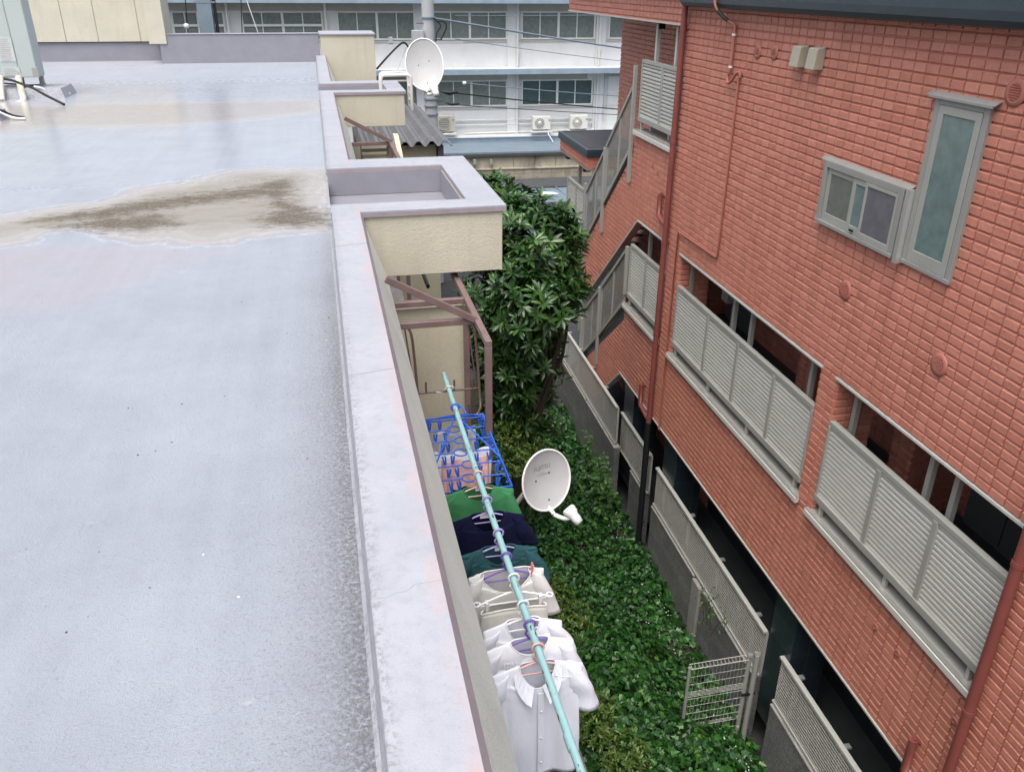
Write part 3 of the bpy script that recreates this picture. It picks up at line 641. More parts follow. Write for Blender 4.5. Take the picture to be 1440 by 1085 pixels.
def louvre(mb, a0, a1, z0, z1, u0, pitch=.05, dep=.034, slope=0.):   # pressed horizontal louvres as one corrugated sheet
    n = int((z1 - z0) / pitch); pr = []
    for k in range(n):
        z = z0 + (z1 - z0) * k / n; h = (z1 - z0) / n
        pr += [(u0 + dep * .55, z), (u0, z + h * .12), (u0, z + h * .60), (u0 + dep, z + h * .80)]
    pr.append((u0 + dep * .55, z1)); vs = []; m = len(pr)
    for a in (a0, a1):
        for (x, z) in pr: vs.append((x, a, z + slope * (a - a0)))
    mb.add(vs, [(i, i + 1, m + i + 1, m + i) for i in range(m - 1)])
    vb = [(u0 + .045, a, z + slope * (a - a0)) for a in (a0, a1) for z in (z0, z1)]; mb.add(vb, [(0, 1, 3, 2)])
def gallery(a0, a1, ztop, zbot, zsill, div, caps=True):
    r = MB(RED); louvre(r, a0 + .02, a1 - .02, zbot + .07, ztop - .04, U + .012); o = r.build('louvred_railing', M['slat'], blk)
    f = MB(RED)
    f.box(U, U + .06, a0, a1, ztop - .05, ztop); f.box(U - .012, U + .055, a0, a1, zbot, zbot + .075); f.box(U - .006, U + .05, a0, a0 + .03, zbot + .076, ztop - .051); f.box(U - .006, U + .05, a1 - .03, a1, zbot + .076, ztop - .051)
    for d in div: f.box(U - .004, U + .04, d - .03, d + .03, zbot + .076, ztop - .051)
    k = max(2, int((a1 - a0) / .95) + 1)
    for i in range(k):
        a = a0 + .12 + (a1 - a0 - .24) * i / (k - 1); f.box(U + .0, U + .04, a - .02, a + .02, zsill + .002, zbot - .001)
    f.build('railing_frame', M['alu'], o, bevel=.003)
    q = MB(RED); q.box(U - .06, U - .0125, a0 - .06, a1 + .06, zsill - .075, zsill - .012); q.build('gallery_sill', M['sillm'], o, bevel=.004)
    q = MB(RED); q.box(U - .052, U - .012, a0 - .06, a1 + .06, zsill - .0115, zsill + .004); q.build('bright_lip', M['bright'], o)
    q = MB(RED); q.box(U - .0119, U + .46, a0 - .02, a1 + .02, zsill - .0119, zsill + .003); q.build('sill_tray', M['alu'], o)
ga_ = (-3.82, -4.73, zl)
gallery(OA0 + .01, OA1 - .01, *ga_, (9.38, 8.48, 7.55)); gallery(OB0 + .01, OB1 - .01, *ga_, (5.56, 4.77)); gallery(11.0, 12.57, *ga_, (11.8,))
gallery(11.0, 12.62, -1.02, -1.90, -2.03, (11.75,)); gallery(15.40, 16.77, -3.60, -4.50, -4.62, (16.05,))
def post(s_, z0, z1, u=U - .03, w=.06, name='stair_post', mat='alu'):
    p = MB(RED); p.box(u - w / 2, u + w / 2, s_ - w / 2, s_ + w / 2, z0, z1); return p.build(name, M[mat], blk, bevel=.004)
for px, py in ((973, 390), (1035, 430), (1060, 445), (1146, 510), (1208, 558), (1316, 643), (1351, 671)):
    post(red(px, py, 4.6)[0], -4.86, zt + .0, 4.6, .055, 'gallery_post')
for s_ in (12.42, 11.62): post(s_, -2.03, -.53, 4.55, .06, 'gallery_post', 'slat'); post(s_, -.60, -.50, 4.58, .1, 'post_bracket', 'black')
for s_ in (12.25, 11.45): post(s_, -4.86, -3.34, 4.62, .055, 'gallery_post')
for a, b, c in ((12.80, -2.88, -1.12), (14.13, -4.05, -2.56), (15.27, -6.4, -3.42), (12.62, -4.7, -3.88), (14.0, -6.6, -5.05), (15.1, -7.5, -6.08)): post(a, b, c)
post(16.6, -4.6, -3.2, 4.62, .06, 'porch_post'); post(15.5, -4.6, -3.2, 4.62, .06, 'porch_post')
# sloping stair rails and strings
def stair(a0, a1, zlow, k, zend):                            # zlow(a): underside of the string
    st = MB(RED); st.bar((U + .06, a0, zlow(a0) + .09), (U + .06, a1, zlow(a1) + .09), .1, .15, (0, 0, 1)); o = st.build('stair_string', M['gutter'], blk)
    q = MB(RED); n = int((a1 - a0) / .22)
    for i in range(n): a = a0 + (a1 - a0) * i / n; q.box(U + .12, 5.49, a, a + .27, zlow(a) - .02, zlow(a) + .03)
    q.build('step', M['concrete'], o)
def srail(a0, a1, z0, z1, h, div):
    r = MB(RED); sl_ = (z1 - z0) / (a1 - a0); n = int(h / .052)
    for i in range(1, n):
        z = z0 - h + h * i / n; r.bar((U + .0, a0, z), (U + .0, a1, z + sl_ * (a1 - a0)), .016, .008, (1, 0, 0))
    o = r.build('sloped_louvre_panel', M['fence'], blk)
    f = MB(RED)
    for dz, t in ((0, .05), (-h, .06)): f.bar((U - .008, a0, z0 + dz), (U - .008, a1, z1 + dz), t, .05, (1, 0, 0))
    for a in [a0 + .03, a1 - .03] + list(div): f.box(U - .02, U + .012, a - .02, a + .02, z0 - h + sl_ * (a - a0), z0 + sl_ * (a - a0))
    f.build('rail_frame', M['alu'], o)
zu = lambda a: -2.42 - .88 * (a - 12.75); zd = lambda a: -5.18 - .771 * (a - 12.65)
stair(12.70, 15.25, zu, 0, 0); stair(12.62, 15.9, zd, 0, 0)
srail(12.84, 14.10, -1.39, -2.535, .97, (13.45,)); srail(14.16, 15.24, -2.59, -3.57, .97, (14.65,))
srail(12.66, 13.97, -3.93, -5.05, .93, (13.3,)); srail(14.03, 15.07, -5.09, -5.92, .93, (14.5,))
# roof over the half landing
pr = MB(RED); pr.box(4.40, 6.9, 15.40, 17.67, -2.97, -2.86); pr.box(4.40, 4.47, 15.40, 17.67, -2.86, -2.83); pr.box(4.47, 6.9, 15.40, 15.47, -2.86, -2.83); pr.box(4.47, 6.9, 17.60, 17.67, -2.86, -2.83); o = pr.build('porch_roof', M['gutter'], blk, bevel=.008)
q = MB(RED); q.box(4.471, 6.89, 15.471, 17.599, -2.859, -2.845); q.build('roof_felt', M['darkroof'], o)
pr = MB(RED)
brick_face(pr, rect(15.44, 17.63, -3.2, -2.972), lambda a, z, d: (4.44 + d, a, z), .1); brick_face(pr, rect(4.452, 5.49, -3.2, -2.972), lambda a, z, d: (a, 15.44 + d, z), .1)
brick_face(pr, rect(4.452, 5.49, -3.2, -2.972), lambda a, z, d: (a, 17.63 - d, z), .1)
pr.build('porch_fascia', M['brick'], blk)
q = MB(RED); q.box(4.43, 6.85, 15.43, 17.64, -3.225, -3.203); q.build('porch_soffit', M['ceiling'], blk)
for a, b in ((16.9, 17.05), (15.6, 15.7)): q = MB(RED); q.box(4.415, 4.55, a, b, -3.28, -3.226); q.build('soffit_lamp', M['black'], blk)

# doors, windows and boxes in the galleries (set on the back wall)
def atback(px, py, u=5.48): return red(px, py, u)
for s0, s1 in ((4.95, 5.95), (10.85, 11.75)):
    d = MB(RED); d.box(5.79, 5.845, s0, s1, zl, -3.37); o = d.build('gallery_door', M['door'], blk, bevel=.005)
    h = MB(RED); h.tube(bez([(5.78, s1 - .1, -3.7), (5.73, s1 - .1, -3.7), (5.73, s1 - .1, -3.95), (5.78, s1 - .1, -3.95)], 4), .012, 8); h.box(5.775, 5.789, s1 - .13, s1 - .07, -3.62, -3.5); h.build('handle', M['alu'], o)
    g = MB(RED); g.box(5.786, 5.789, (s0 + s1) / 2 - .006, (s0 + s1) / 2 + .006, zl + .05, -3.4); g.build('seam', M['black'], o)
for s0, s1 in ((7.35, 8.2),):
    d = MB(RED)
    for k in range(13): d.bar((5.78, s0 + .05, -4.4 + .11 * k), (5.78, s0 + .68, -4.4 + .11 * k), .02, .075, (.5, 0, 1))
    d.build('louvred_shutter', M['gutter'], blk)
mt = MB(RED); mt.lathe([(.0, 0), (.085, 0), (.085, .09), (.05, .11), (0, .11)], (5.75, 6.55, -4.1), (-1, 0, 0), 20); mt.box(5.75, 5.84, 6.46, 6.64, -4.0, -3.86); mt.build('water_meter', M['label'], blk)
ub = MB(RED); ub.tube([(5.15, 10.2, -4.86), (5.15, 10.2, -3.95)], .02, 6); ub.box(5.0, 5.3, 10.1, 10.3, -4.0, -3.7); ub.build('meter_box', M['alu'], blk)

# downpipes
def pipe(s_, z0, z1, mat='pipe', r=.042, u=U - .065):
    p = MB(RED); p.tube([(u, s_, z1), (u, s_, z0)], r, 14)
    for z in np.arange(z1 - .5, z0, -1.4): p.tube([(u, s_, z + .02), (u, s_, z - .02)], r + .006, 14)
    o = p.build('downpipe', M[mat], blk)
    b = MB(RED)
    for z in np.arange(z1 - .5, z0, -1.4): b.box(u, U + .01, s_ - .012, s_ + .012, z - .012, z + .012)
    b.build('pipe_clip', M['pipe' if mat == 'pipe' else 'black'], o); return o
pipe(10.94, -6.25, -.04); pipe(10.94, -8.72, -6.252, 'black', .05); pipe(3.88, -8.7, -.3)
for (sa, za, zb, sb) in ((11.28, -2.72, -3.03, 10.98), (11.40, -5.80, -6.16, 10.98), (4.30, -5.78, -6.18, 3.92)):
    p = MB(RED); p.tube([(U - .06, sa, za), (U - .06, sa, zb + .03), (U - .06, sa - .03, zb), (U - .062, sb, zb - .06)], .036, 12); p.tube([(U - .06, sa, za + .02), (U + .02, sa - .02, za - .05)], .02, 8); p.build('overflow_pipe', M['pipe'], blk)
# conduits
cd = MB(RED); cd.tube(bez([(U - .20, 9.72, -.02), (U - .2, 9.7, -.22), (U - .1, 9.62, -.36), (U - .035, 9.50, -.42), (U - .03, 9.48, -.5), (U - .03, 9.485, -.88), (U - .035, 9.52, -.96), (U - .05, 9.47, -1.03), (U - .05, 9.38, -1.00), (U - .045, 9.28, -.91), (U - .03, 9.22, -.90), (U - .03, 9.21, -.95)], 6), .017, 10)
cd.build('conduit', M['conduit'], blk)
cd = MB(RED); cd.tube([(U - .022, 9.255, -.93), (U - .022, 9.27, -3.03), (U - .022, 9.30, -3.06), (U - .022, 10.55, -3.075), (U - .022, 10.58, -3.10), (U - .022, 10.60, -6.2)], .014, 8); cd.build('conduit', M['conduit'], blk)
cd = MB(RED); cd.tube(bez([(U - .2, 9.71, -.2), (U - .15, 9.66, -.31), (U - .08, 9.58, -.38)], 5), .0195, 10); cd.build('flexible_conduit', M['black'], blk)
cd = MB(RED)
for z in (-.52, -.86): cd.tube([(U - .03, 9.484, z + .012), (U - .03, 9.484, z - .012)], .024, 10)
cd.build('conduit_collar', M['white'], blk)
# round wall vents, plugs, hooded vents
for s_, z in ((6.55, -2.535), (5.16, -2.665), (5.09, -.643), (8.53, -.64), (8.905, -.66)):
    v = MB(RED); r = .075 if s_ < 8 else .055
    v.lathe([(r + .02, .0), (r + .018, .007), (r, .009), (r - .010, .016), (r - .02, .010), (0, .008)], (U - .001, s_, z), (-1, 0, 0), 28); o = v.build('wall_vent', M['conduit'], blk)
    g = MB(RED)
    for k in range(-3, 4):
        h = math.sqrt(max(0, (r - .022) ** 2 - (k * .016) ** 2)); g.bar((U - .014, s_ - h, z + k * .016 * r / .075), (U - .014, s_ + h, z + k * .016 * r / .075), .012, .006, (1, 0, .6))
    g.build('vent_slats', M['conduit'], o)
for px, py in ((1242, 845), (1231, 881), (1273, 880), (1262, 918), (1357, 975), (1342, 1013), (918, 233), (925, 243)):
    s_, z = red(px, py, U); v = MB(RED); v.lathe([(.04, -.004), (.036, .008), (.014, .01), (.011, .004), (0, .004)], (U, s_, z), (-1, 0, 0), 18); v.build('scaffold_plug', M['conduit'], blk)
for px, py in ((1124, 79), (1147, 82)):
    s_, z = red(px, py, U - .05); b = MB(RED)
    h_, w_ = .10, .078
    b.add([(U, s_ - w_, z - h_), (U, s_ + w_, z - h_), (U, s_ + w_, z + h_), (U, s_ - w_, z + h_), (U - .11, s_ - w_, z - h_), (U - .11, s_ + w_, z - h_), (U - .09, s_ + w_, z + h_ - .015), (U - .09, s_ - w_, z + h_ - .015)],
          [(0, 4, 5, 1), (1, 5, 6, 2), (2, 6, 7, 3), (3, 7, 4, 0), (4, 7, 6, 5), (0, 1, 2, 3)]); b.build('hooded_vent', M['cream_box'], blk, bevel=.006)

# aluminium windows with hoods
def window(s0, s1, z0, z1, kind):
    fo = MB(RED); d = .026 if kind == 'tall' else .056; w = .055; hd = .055
    fo.box(U - d, U + .008, s0, s0 + w, z0, z1); fo.box(U - d, U + .008, s1 - w, s1, z0, z1); fo.box(U - d, U + .008, s0 + w, s1 - w, z1 - w, z1); fo.box(U - d - .006, U + .008, s0 + .002, s1 - .002, z0 - .014, z0 + .02)
    o = fo.build('window', M['winframe'], blk, bevel=.003)
    h = MB(RED); h.add([(U, s0 - .05, z1 + .035), (U, s1 + .05, z1 + .035), (U - hd, s1 + .05, z1 + .004), (U - hd, s0 - .05, z1 + .004), (U, s0 - .05, z1 + .02), (U, s1 + .05, z1 + .02), (U - hd, s1 + .05, z1 - .012), (U - hd, s0 - .05, z1 - .012)],
                       [(0, 1, 2, 3), (4, 7, 6, 5), (0, 3, 7, 4), (1, 5, 6, 2), (3, 2, 6, 7)]); h.bar((U - .004, s0 - .054, z1 + .036), (U - hd, s0 - .054, z1 + .004), .006, .022, (0, 1, 0)); h.bar((U - .004, s1 + .054, z1 + .036), (U - hd, s1 + .054, z1 + .004), .006, .022, (0, 1, 0)); h.build('window_hood', M['winframe'], o)
    def sash(a, b, u, glass, w=.045, lo=.07, z1_=None):
        f = MB(RED); za, zb = z0 + .022, z1 - .057
        f.box(u - .012, u + .012, a, a + w, za, zb); f.box(u - .012, u + .012, b - w, b, za, zb); f.box(u - .012, u + .012, a + w, b - w, zb - w, zb); f.box(u - .012, u + .012, a + w, b - w, za, za + lo); f.build('sash', M['alu'], o, bevel=.002)
        g = MB(RED); g.box(u - .004, u + .004, a + w, b - w, za + lo, zb - w); g.build('pane', M[glass], o)
    if kind == 'tall': sash(s0 + .062, s1 - .062, U - .016, 'glass_wire', .06, .10)
    else:
        c = (s0 + s1) / 2; sash(c - .02, s1 - .06, U - .022, 'glass_obscure', .05); sash(c - .16, c + .12, U - .034, 'glass_wire', .05); sash(s0 + .06, c - .09, U - .044, 'glass_grey', .03, .05)
        k = MB(RED); k.box(U - .067, U - .05, c - .02, c + .03, z0 + .05, z0 + .065); k.build('latch', M['black'], o)
window(5.25, 5.845, -2.03, -.75, 'tall'); window(5.94, 7.165, -2.03, -1.47, 'slide')
cv = MB(RED); cv.box(U - .07, U + .004, 5.851, 5.90, -2.06, -1.46); cv.build('window_mullion_cover', M['bright'], blk)

# ------------------------------------------------------------------ boundary walls and slatted fences below the galleries
def wallseg(a0, a1, label, z1=-7.70, u=4.43):
    t = thing('block_wall', label, 'wall', (np.array(RED) @ np.array([u, (a0 + a1) / 2, -8.75, 1]))[:3])
    b = MB(RED); b.box(u, u + .11, a0, a1, -8.75, z1 - .03); b.build('masonry', M['blockwall'], t, bevel=.008)
    b = MB(RED); b.box(u - .008, u + .118, a0, a1, z1 - .029, z1); b.build('wall_coping', M['concrete'], t, bevel=.006)
W = [(14.19, 16.9, 'long far length of dark block wall running back under the leafy tree'), (12.26, 14.15, 'middle length of dark block wall just beyond the climbing weed'),
     (11.10, 11.86, 'narrow block wall piece immediately beyond the black downpipe'), (8.92, 10.74, 'long block wall between the black downpipe and the damp post'),
     (6.95, 8.62, 'block wall directly behind the white wire mesh gate'), (2.0, 6.52, 'nearest block wall at the bottom edge, nearer than the mesh gate')]
for a, b, l in W: wallseg(a, b, l, -7.70 if a < 12 else -7.46, 4.43 if a < 12 else 4.25)
pc = MB(RED); pc.box(4.40, 4.56, 8.64, 8.90, -8.75, -7.72); tag(pc.build('wall_pier', M['concrete'], None, bevel=.008), 'short stained concrete pier between two block walls', 'pier')
def slatfence(a0, a1, z1, label, posts, z0=-7.68, u=4.465):
    t = thing('slatted_fence', label, 'fence', (np.array(RED) @ np.array([u, (a0 + a1) / 2, z0, 1]))[:3])
    s = MB(RED); n = 15
    for k in range(n): z = z0 + .05 + (z1 - z0 - .09) * k / (n - 1); s.bar((u, a0 + .02, z), (u, a1 - .02, z), .008, .019, (0, 0, 1))
    s.build('slats', M['fence'], t)
    r = MB(RED); r.box(u - .025, u + .03, a0, a1, z1 - .03, z1); r.build('top_rail', M['slat'], t)
    r = MB(RED); r.box(u - .02, u + .025, a0, a1, z0, z0 + .03); r.build('bottom_rail', M['fence'], t)
    for a in [a0 + .02, a1 - .02] + list(posts): r = MB(RED); r.box(u + .012, u + .045, a - .02, a + .02, z0 + .031, z1 - .031); r.build('fence_post', M['fence'], t)
    for a in list(posts): r = MB(RED); r.box(u + .031, u + .10, a - .03, a + .03, z1 - .035, z1 - .012); r.build('fixing_tab', M['bright'], t)
slatfence(12.36, 16.6, -6.70, 'farthest slatted fence ending under the tree beside the lower stair', (13.2, 14.1, 15.0, 15.9), -7.44, 4.29)
slatfence(11.05, 12.60, -6.93, 'short slatted fence just beyond the black downpipe', (11.45, 12.3))
slatfence(6.93, 10.74, -6.97, 'long slatted fence between the black downpipe and the mesh gate post', (7.25, 8.35, 9.4, 10.4))
slatfence(2.0, 6.53, -6.97, 'nearest slatted fence at the bottom edge, nearer than the mesh gate', (3.2, 4.6, 5.25, 6.2))
# wire mesh gate
g0 = (4.36, 6.60); tg = thing('mesh_gate', 'white wire mesh gate with twin grey posts across the ivy bed', 'gate', (3.95, 6.6, -8.7))
p = MB(); p.tube([(4.37, 6.62, -8.7), (4.37, 6.62, -7.12)], .028, 14); p.build('gate_post', M['alu'], tg)
p = MB(); p.tube([(4.46, 6.60, -8.7), (4.46, 6.60, -7.10)], .034, 14); p.build('gate_post', M['alu'], tg)
for x, r in ((4.37, .031), (4.46, .037)): p = MB(); p.tube([(x, 6.61, -7.115), (x, 6.61, -7.085)], r, 14); p.build('post_cap', M['bright'], tg)
p = MB(); p.tube([(3.62, 6.62, -8.7), (3.62, 6.62, -7.15)], .02, 10); p.build('gate_post', M['alu'], tg)
p = MB()
for x in np.arange(3.64, 4.34, .047): p.tube([(x, 6.62, -8.62), (x, 6.62, -7.18)], .0018, 5); p.tube([(x, 6.62, -7.18), (x, 6.59, -7.15), (x, 6.65, -7.13), (x, 6.62, -7.18)], .003, 5)
for z in list(np.arange(-8.6, -7.17, .118)) + [-7.62, -7.60, -7.58, -7.56, -8.12, -8.10, -8.08]: p.tube([(3.62, 6.614, z), (4.345, 6.614, z)], .0030, 5)
for y, z in ((6.59, -7.15), (6.65, -7.13)): p.tube([(3.62, y, z), (4.345, y, z)], .005, 5)
p.build('wire_mesh', M['slat'], tg)
p = MB(); p.box(4.33, 4.50, 6.575, 6.60, -7.72, -7.69); p.build('latch', M['black'], tg)
# little things on the dark ground-floor terrace
for s_, r in ((5.72, .05), (5.45, .06)):
    x = MB(RED); x.lathe([(0, 0), (r, 0), (r * 1.15, .12), (r * 1.25, .13), (r * .9, .135), (r * .85, .09), (0, .08)], (4.95, s_, -7.998), (0, 0, 1), 18)
    tag(x.build('drain_pot', M['black'], None), 'small black pot on the dark terrace floor, ' + ('farther of two' if s_ > 5.6 else 'nearer of two'), 'pot')
gr = MB(RED); gr.box(4.75, 4.95, 5.25, 5.62, -7.999, -7.993); tag(gr.build('floor_grate', M['concrete'], None), 'square grey drain grate set in the dark terrace floor', 'grate')

# ================================================================== LAUNDRY
PX, PZ = .80, -2.90
pl_ = thing('clothes_pole', 'long chipped teal clothes pole carrying all the laundry', 'clothes pole', (PX, 3.5, PZ))
p = MB(); p.tube([(PX + .004 * math.sin(y), y, PZ - .012 * math.sin((y - .8) / 5.4 * 3.14)) for y in np.linspace(.6, 6.12, 40)], .019, 16); p.build('tube', M['pole'], pl_)
p = MB(); p.tube([(PX, 6.115, PZ), (PX, 6.15, PZ)], .0205, 16); p.build('pole_cap', M['pole'], pl_)
p = MB(); p.tube([(PX, 2.36, PZ - .012), (PX, 2.44, PZ - .012)], .0215, 16); p.build('pole_sleeve', M['pole'], pl_)
a = atz(602, 403, -2.72); p = MB(); p.tube([(a[0], a[1], -2.72), (a[0] + .01, a[1] + 2.6, -2.72)], .02, 16, caps=False); p.tube([(a[0], a[1] + .01, -2.72), (a[0], a[1] + 2.5, -2.72)], .016, 12, 1)
tag(p.build('clothes_pole', [M['pole'], M['black']], None), 'second teal clothes pole, its open end showing under the big eave box', 'clothes pole')

def hanger(y, mat, label, w=.19, drop=.10, clips=False, thick=.0055, bar=True, tilt=0.):
    t = thing('clothes_hanger', label, 'clothes hanger', (PX, y, PZ), 'hangers on the teal pole')
    h = MB(); h.tube(ring((PX, y, PZ - .006), .0285, 'y', 22), .0062, 8, closed=True)
    h.tube(bez([(PX - .006, y, PZ - .034), (PX - .022, y - .004, PZ - .055), (PX - .012, y, PZ - .078), (PX, y, PZ - drop)], 5), .006, 8); h.build('hook', M[mat], t)
    f = MB(); z = PZ - drop
    pts = [(PX - w, y + tilt, z - .066), (PX - w * .55, y, z - .03), (PX - .03, y, z - .004), (PX, y, z), (PX + .03, y, z - .004), (PX + w * .55, y, z - .03), (PX + w, y - tilt, z - .066)]
    f.tube(bez(pts, 4), thick, 8)
    if bar: f.tube([(PX - w + .01, y + tilt, z - .07), (PX + w - .01, y - tilt, z - .07)], thick * .8, 8)
    for s_ in (-1, 1): f.tube(ring((PX + s_ * (w - .015), y - s_ * tilt, z - .072), .011, 'y', 12), .003, 6, closed=True)
    f.build('frame', M[mat], t)
    if clips:
        for s_ in (-1, 1):
            c = MB(); c.bar((PX + s_ * .15, y - .012, z - .045), (PX + s_ * .15, y - .006, z - .115), .018, .008); c.bar((PX + s_ * .15, y + .012, z - .045), (PX + s_ * .15, y + .006, z - .115), .018, .008); c.build('clip', M[mat], t)
            c = MB(); c.tube(ring((PX + s_ * .205, y, z - .055), .018, 'z', 16), .005, 8, closed=True); c.build('end_ring', M[mat], t)
    return t

def garment(name, label, cat, y, mat, W=.215, L=.62, sleeve=.22, nrx=.085, nry=.022, fdrop=.09, depth=.055, fold=.011, drop=.105, slope=.28, puff=0., seed=0, sl_r=.075, gather=0):
    t = thing(name, label, cat, (PX, y, PZ - drop - L)); z0 = PZ - drop + .004; r = random.Random(seed)
    NA, NT_ = 72, 34; ph = [r.uniform(0, 6.28) for _ in range(6)]; mb = MB(); sk = .22
    for i in range(NT_):
        q = i / (NT_ - 1)
        for k in range(NA):
            th = 2 * math.pi * k / NA; c, s_ = math.cos(th), math.sin(th)
            if q < sk:
                e = q / sk; e2 = e ** .8
                a = nrx + (W - nrx) * e2; b = nry + (.026 - nry) * e
                cx_ = math.copysign(abs(c) ** (1 - .45 * e), c); x = a * cx_; yy = b * math.copysign(abs(s_) ** .8, s_)
                ax = abs(x); z = -slope * max(0, ax - nrx * .75) - (.11 * e) * (1 - abs(cx_)) ** .8
                front = max(0, -s_); z -= fdrop * (1 - e * .75) * front ** 1.3
                z -= .012 * max(0, s_) * (1 - e)
                if gather: yy += math.copysign(.006, s_) * math.sin(ax * 320) * e
            else:
                e = (q - sk) / (1 - sk); a = W * (1 - .06 * math.sin(min(1, e * 3) * 1.57) + .10 * e + puff * e); b = .026 + (depth - .026) * min(1, e * 1.6)
                cx_ = math.copysign(abs(c) ** .55, c); x = a * cx_; yy = b * math.copysign(abs(s_) ** .8, s_)
                zs = -slope * max(0, W * abs(cx_) - nrx * .75) - .11 * (1 - abs(cx_)) ** .8 - fdrop * .25 * max(0, -s_) ** 1.3
                z = zs + (-L - zs) * e
                f = fold * min(1, e * 1.6)
                yy += f * (math.sin(5 * th + ph[0] + e * 1.5) + .7 * math.sin(11 * th + ph[1] - e * 2) + .4 * math.sin(17 * th + ph[2]))
                x += f * .8 * math.sin(4 * th + ph[3] + e)
                # creases across the chest
                yy += .005 * math.exp(-((e - .12) / .12) ** 2) * math.sin(z * 150 + 9 * x + ph[4])
                if gather and e < .35: yy += math.copysign(.006, s_) * math.sin(abs(x) * 320) * (1 - e / .35)
            mb.v.append((PX + x, y + yy, z0 + z))
    for i in range(NT_ - 1):
        for k in range(NA): mb.f.append([i * NA + k, i * NA + (k + 1) % NA, (i + 1) * NA + (k + 1) % NA, (i + 1) * NA + k]); mb.mi.append(0); mb.sm.append(True)
    mb.build('body', M[mat], t, solid=.0022)
    if sleeve:
        for sd in (-1, 1):
            sm_ = MB(); n = 20; rings = 12; xs_, zs_ = W - .012, -slope * (W - nrx * .75) - .006
            for i in range(rings):
                e = i / (rings - 1)
                cx_ = xs_ - .040 + (.055 + .02 * sleeve / .2) * e ** .9; cz = zs_ - .012 - sleeve * e; rx = (.040 + .030 * min(1, e * 2)) ; ry = sl_r * .50 * min(1, .7 + e * 1.2)
                for k in range(n):
                    th = 2 * math.pi * k / n; wv = 1 + .10 * math.sin(3 * th + ph[5] + 5 * e) * e
                    sm_.v.append((PX + sd * (cx_ + rx * math.cos(th) * wv), y + ry * math.sin(th) * wv + .004 * math.sin(9 * e + ph[0]), z0 + cz + .05 * (1 - e) * (1 - max(0, math.cos(th))) * .3 + .012 * math.cos(th) * (-1)))
            for i in range(rings - 1):
                for k in range(n): sm_.f.append([i * n + k, i * n + (k + 1) % n, (i + 1) * n + (k + 1) % n, (i + 1) * n + k]); sm_.mi.append(0); sm_.sm.append(True)
            sm_.build('sleeve', M[mat], t, solid=.002)
    # neckband follows the neck edge
    nb = MB(); pts = []
    for k in range(NA):
        pts.append(Vector(mb.v[k]) + Vector((0, 0, .001)))
    nb.tube(pts, .0042, 6, closed=True); nb.build('neckband', M[mat], t)
    return t
def necktag(t, y, drop, w=.035, h=.018, nry=.028):
    g = MB(); g.add([(PX - w, y + nry - .014, PZ - drop - .012), (PX + w * .4, y + nry - .014, PZ - drop - .012), (PX + w * .4, y + nry - .020, PZ - drop - .012 - h * 1.6), (PX - w, y + nry - .020, PZ - drop - .012 - h * 1.6)], [(0, 1, 2, 3)])
    g.build('neck_tag', M['white'], t, solid=.001)

M['c_green'] = m_cloth('green_knit', (.065, .27, .115), .12); M['c_navy'] = m_cloth('navy_cotton', (.006, .009, .038), .2); M['c_teal'] = m_cloth('deep_teal_cloth', (.032, .105, .12), .12)
M['c_sheer'] = m_cloth('off_white_knit', (.76, .76, .74)); M['c_cream'] = m_cloth('cream_cloth', (.76, .75, .69)); M['c_white'] = m_cloth('white_cotton', (.88, .895, .93)); M['c_white2'] = m_cloth('cool_white_cotton', (.87, .89, .95)); M['c_blouse'] = m_cloth('pale_lilac_white_poplin', (.84, .87, .96))
Y = lambda px, py: float(atz(px, py, PZ)[1])
ys_ = dict(g=Y(674, 666), n=Y(686, 702), t=Y(701, 748), k=Y(711, 781), s=Y(722, 811), w=Y(735, 849), v=Y(740, 877), b=Y(756, 909))
hanger(ys_['g'], 'pinkp', 'pale pink hanger holding the green cardigan'); hanger(ys_['n'], 'lilac', 'lilac hanger holding the navy top')
hanger(ys_['t'], 'lilac', 'lilac hanger holding the dark teal blouse', tilt=.01); hanger(ys_['k'], 'purplep', 'purple hanger holding the off-white knit with a pink peg', w=.185)
hanger(ys_['s'], 'white', 'white clip hanger with end rings holding the cream skirt', w=.20, clips=True, thick=.007); hanger(ys_['w'], 'white', 'white hanger holding the V-necked white T-shirt', w=.19, thick=.0065)
hanger(ys_['v'], 'purplep', 'deep purple hanger holding the round-necked white top', w=.18); hanger(ys_['b'], 'pinkp', 'salmon pink hanger inside the collared lilac-white blouse')
t = garment('cardigan', 'green long cardigan hanging between the blue peg rack and the navy top', 'cardigan', ys_['g'], 'c_green', .24, .72, .40, .10, .024, .10, seed=1, fold=.010); necktag(t, ys_['g'], .105, .02, .012)
t = garment('top', 'navy blue short-sleeved top with a white neck label', 'top', ys_['n'], 'c_navy', .24, .66, .20, .105, .024, .13, seed=2); necktag(t, ys_['n'], .105, .045, .016)
t = garment('blouse', 'dark teal blouse with gathered shoulders', 'blouse', ys_['t'], 'c_teal', .24, .62, .22, .10, .024, .12, seed=3, gather=1); necktag(t, ys_['t'], .105, .02, .014)
t = garment('knit_top', 'off-white wide-necked knit pinned with a pink peg', 'knit top', ys_['k'], 'c_sheer', .22, .66, .30, .15, .026, .14, seed=4, slope=.22)
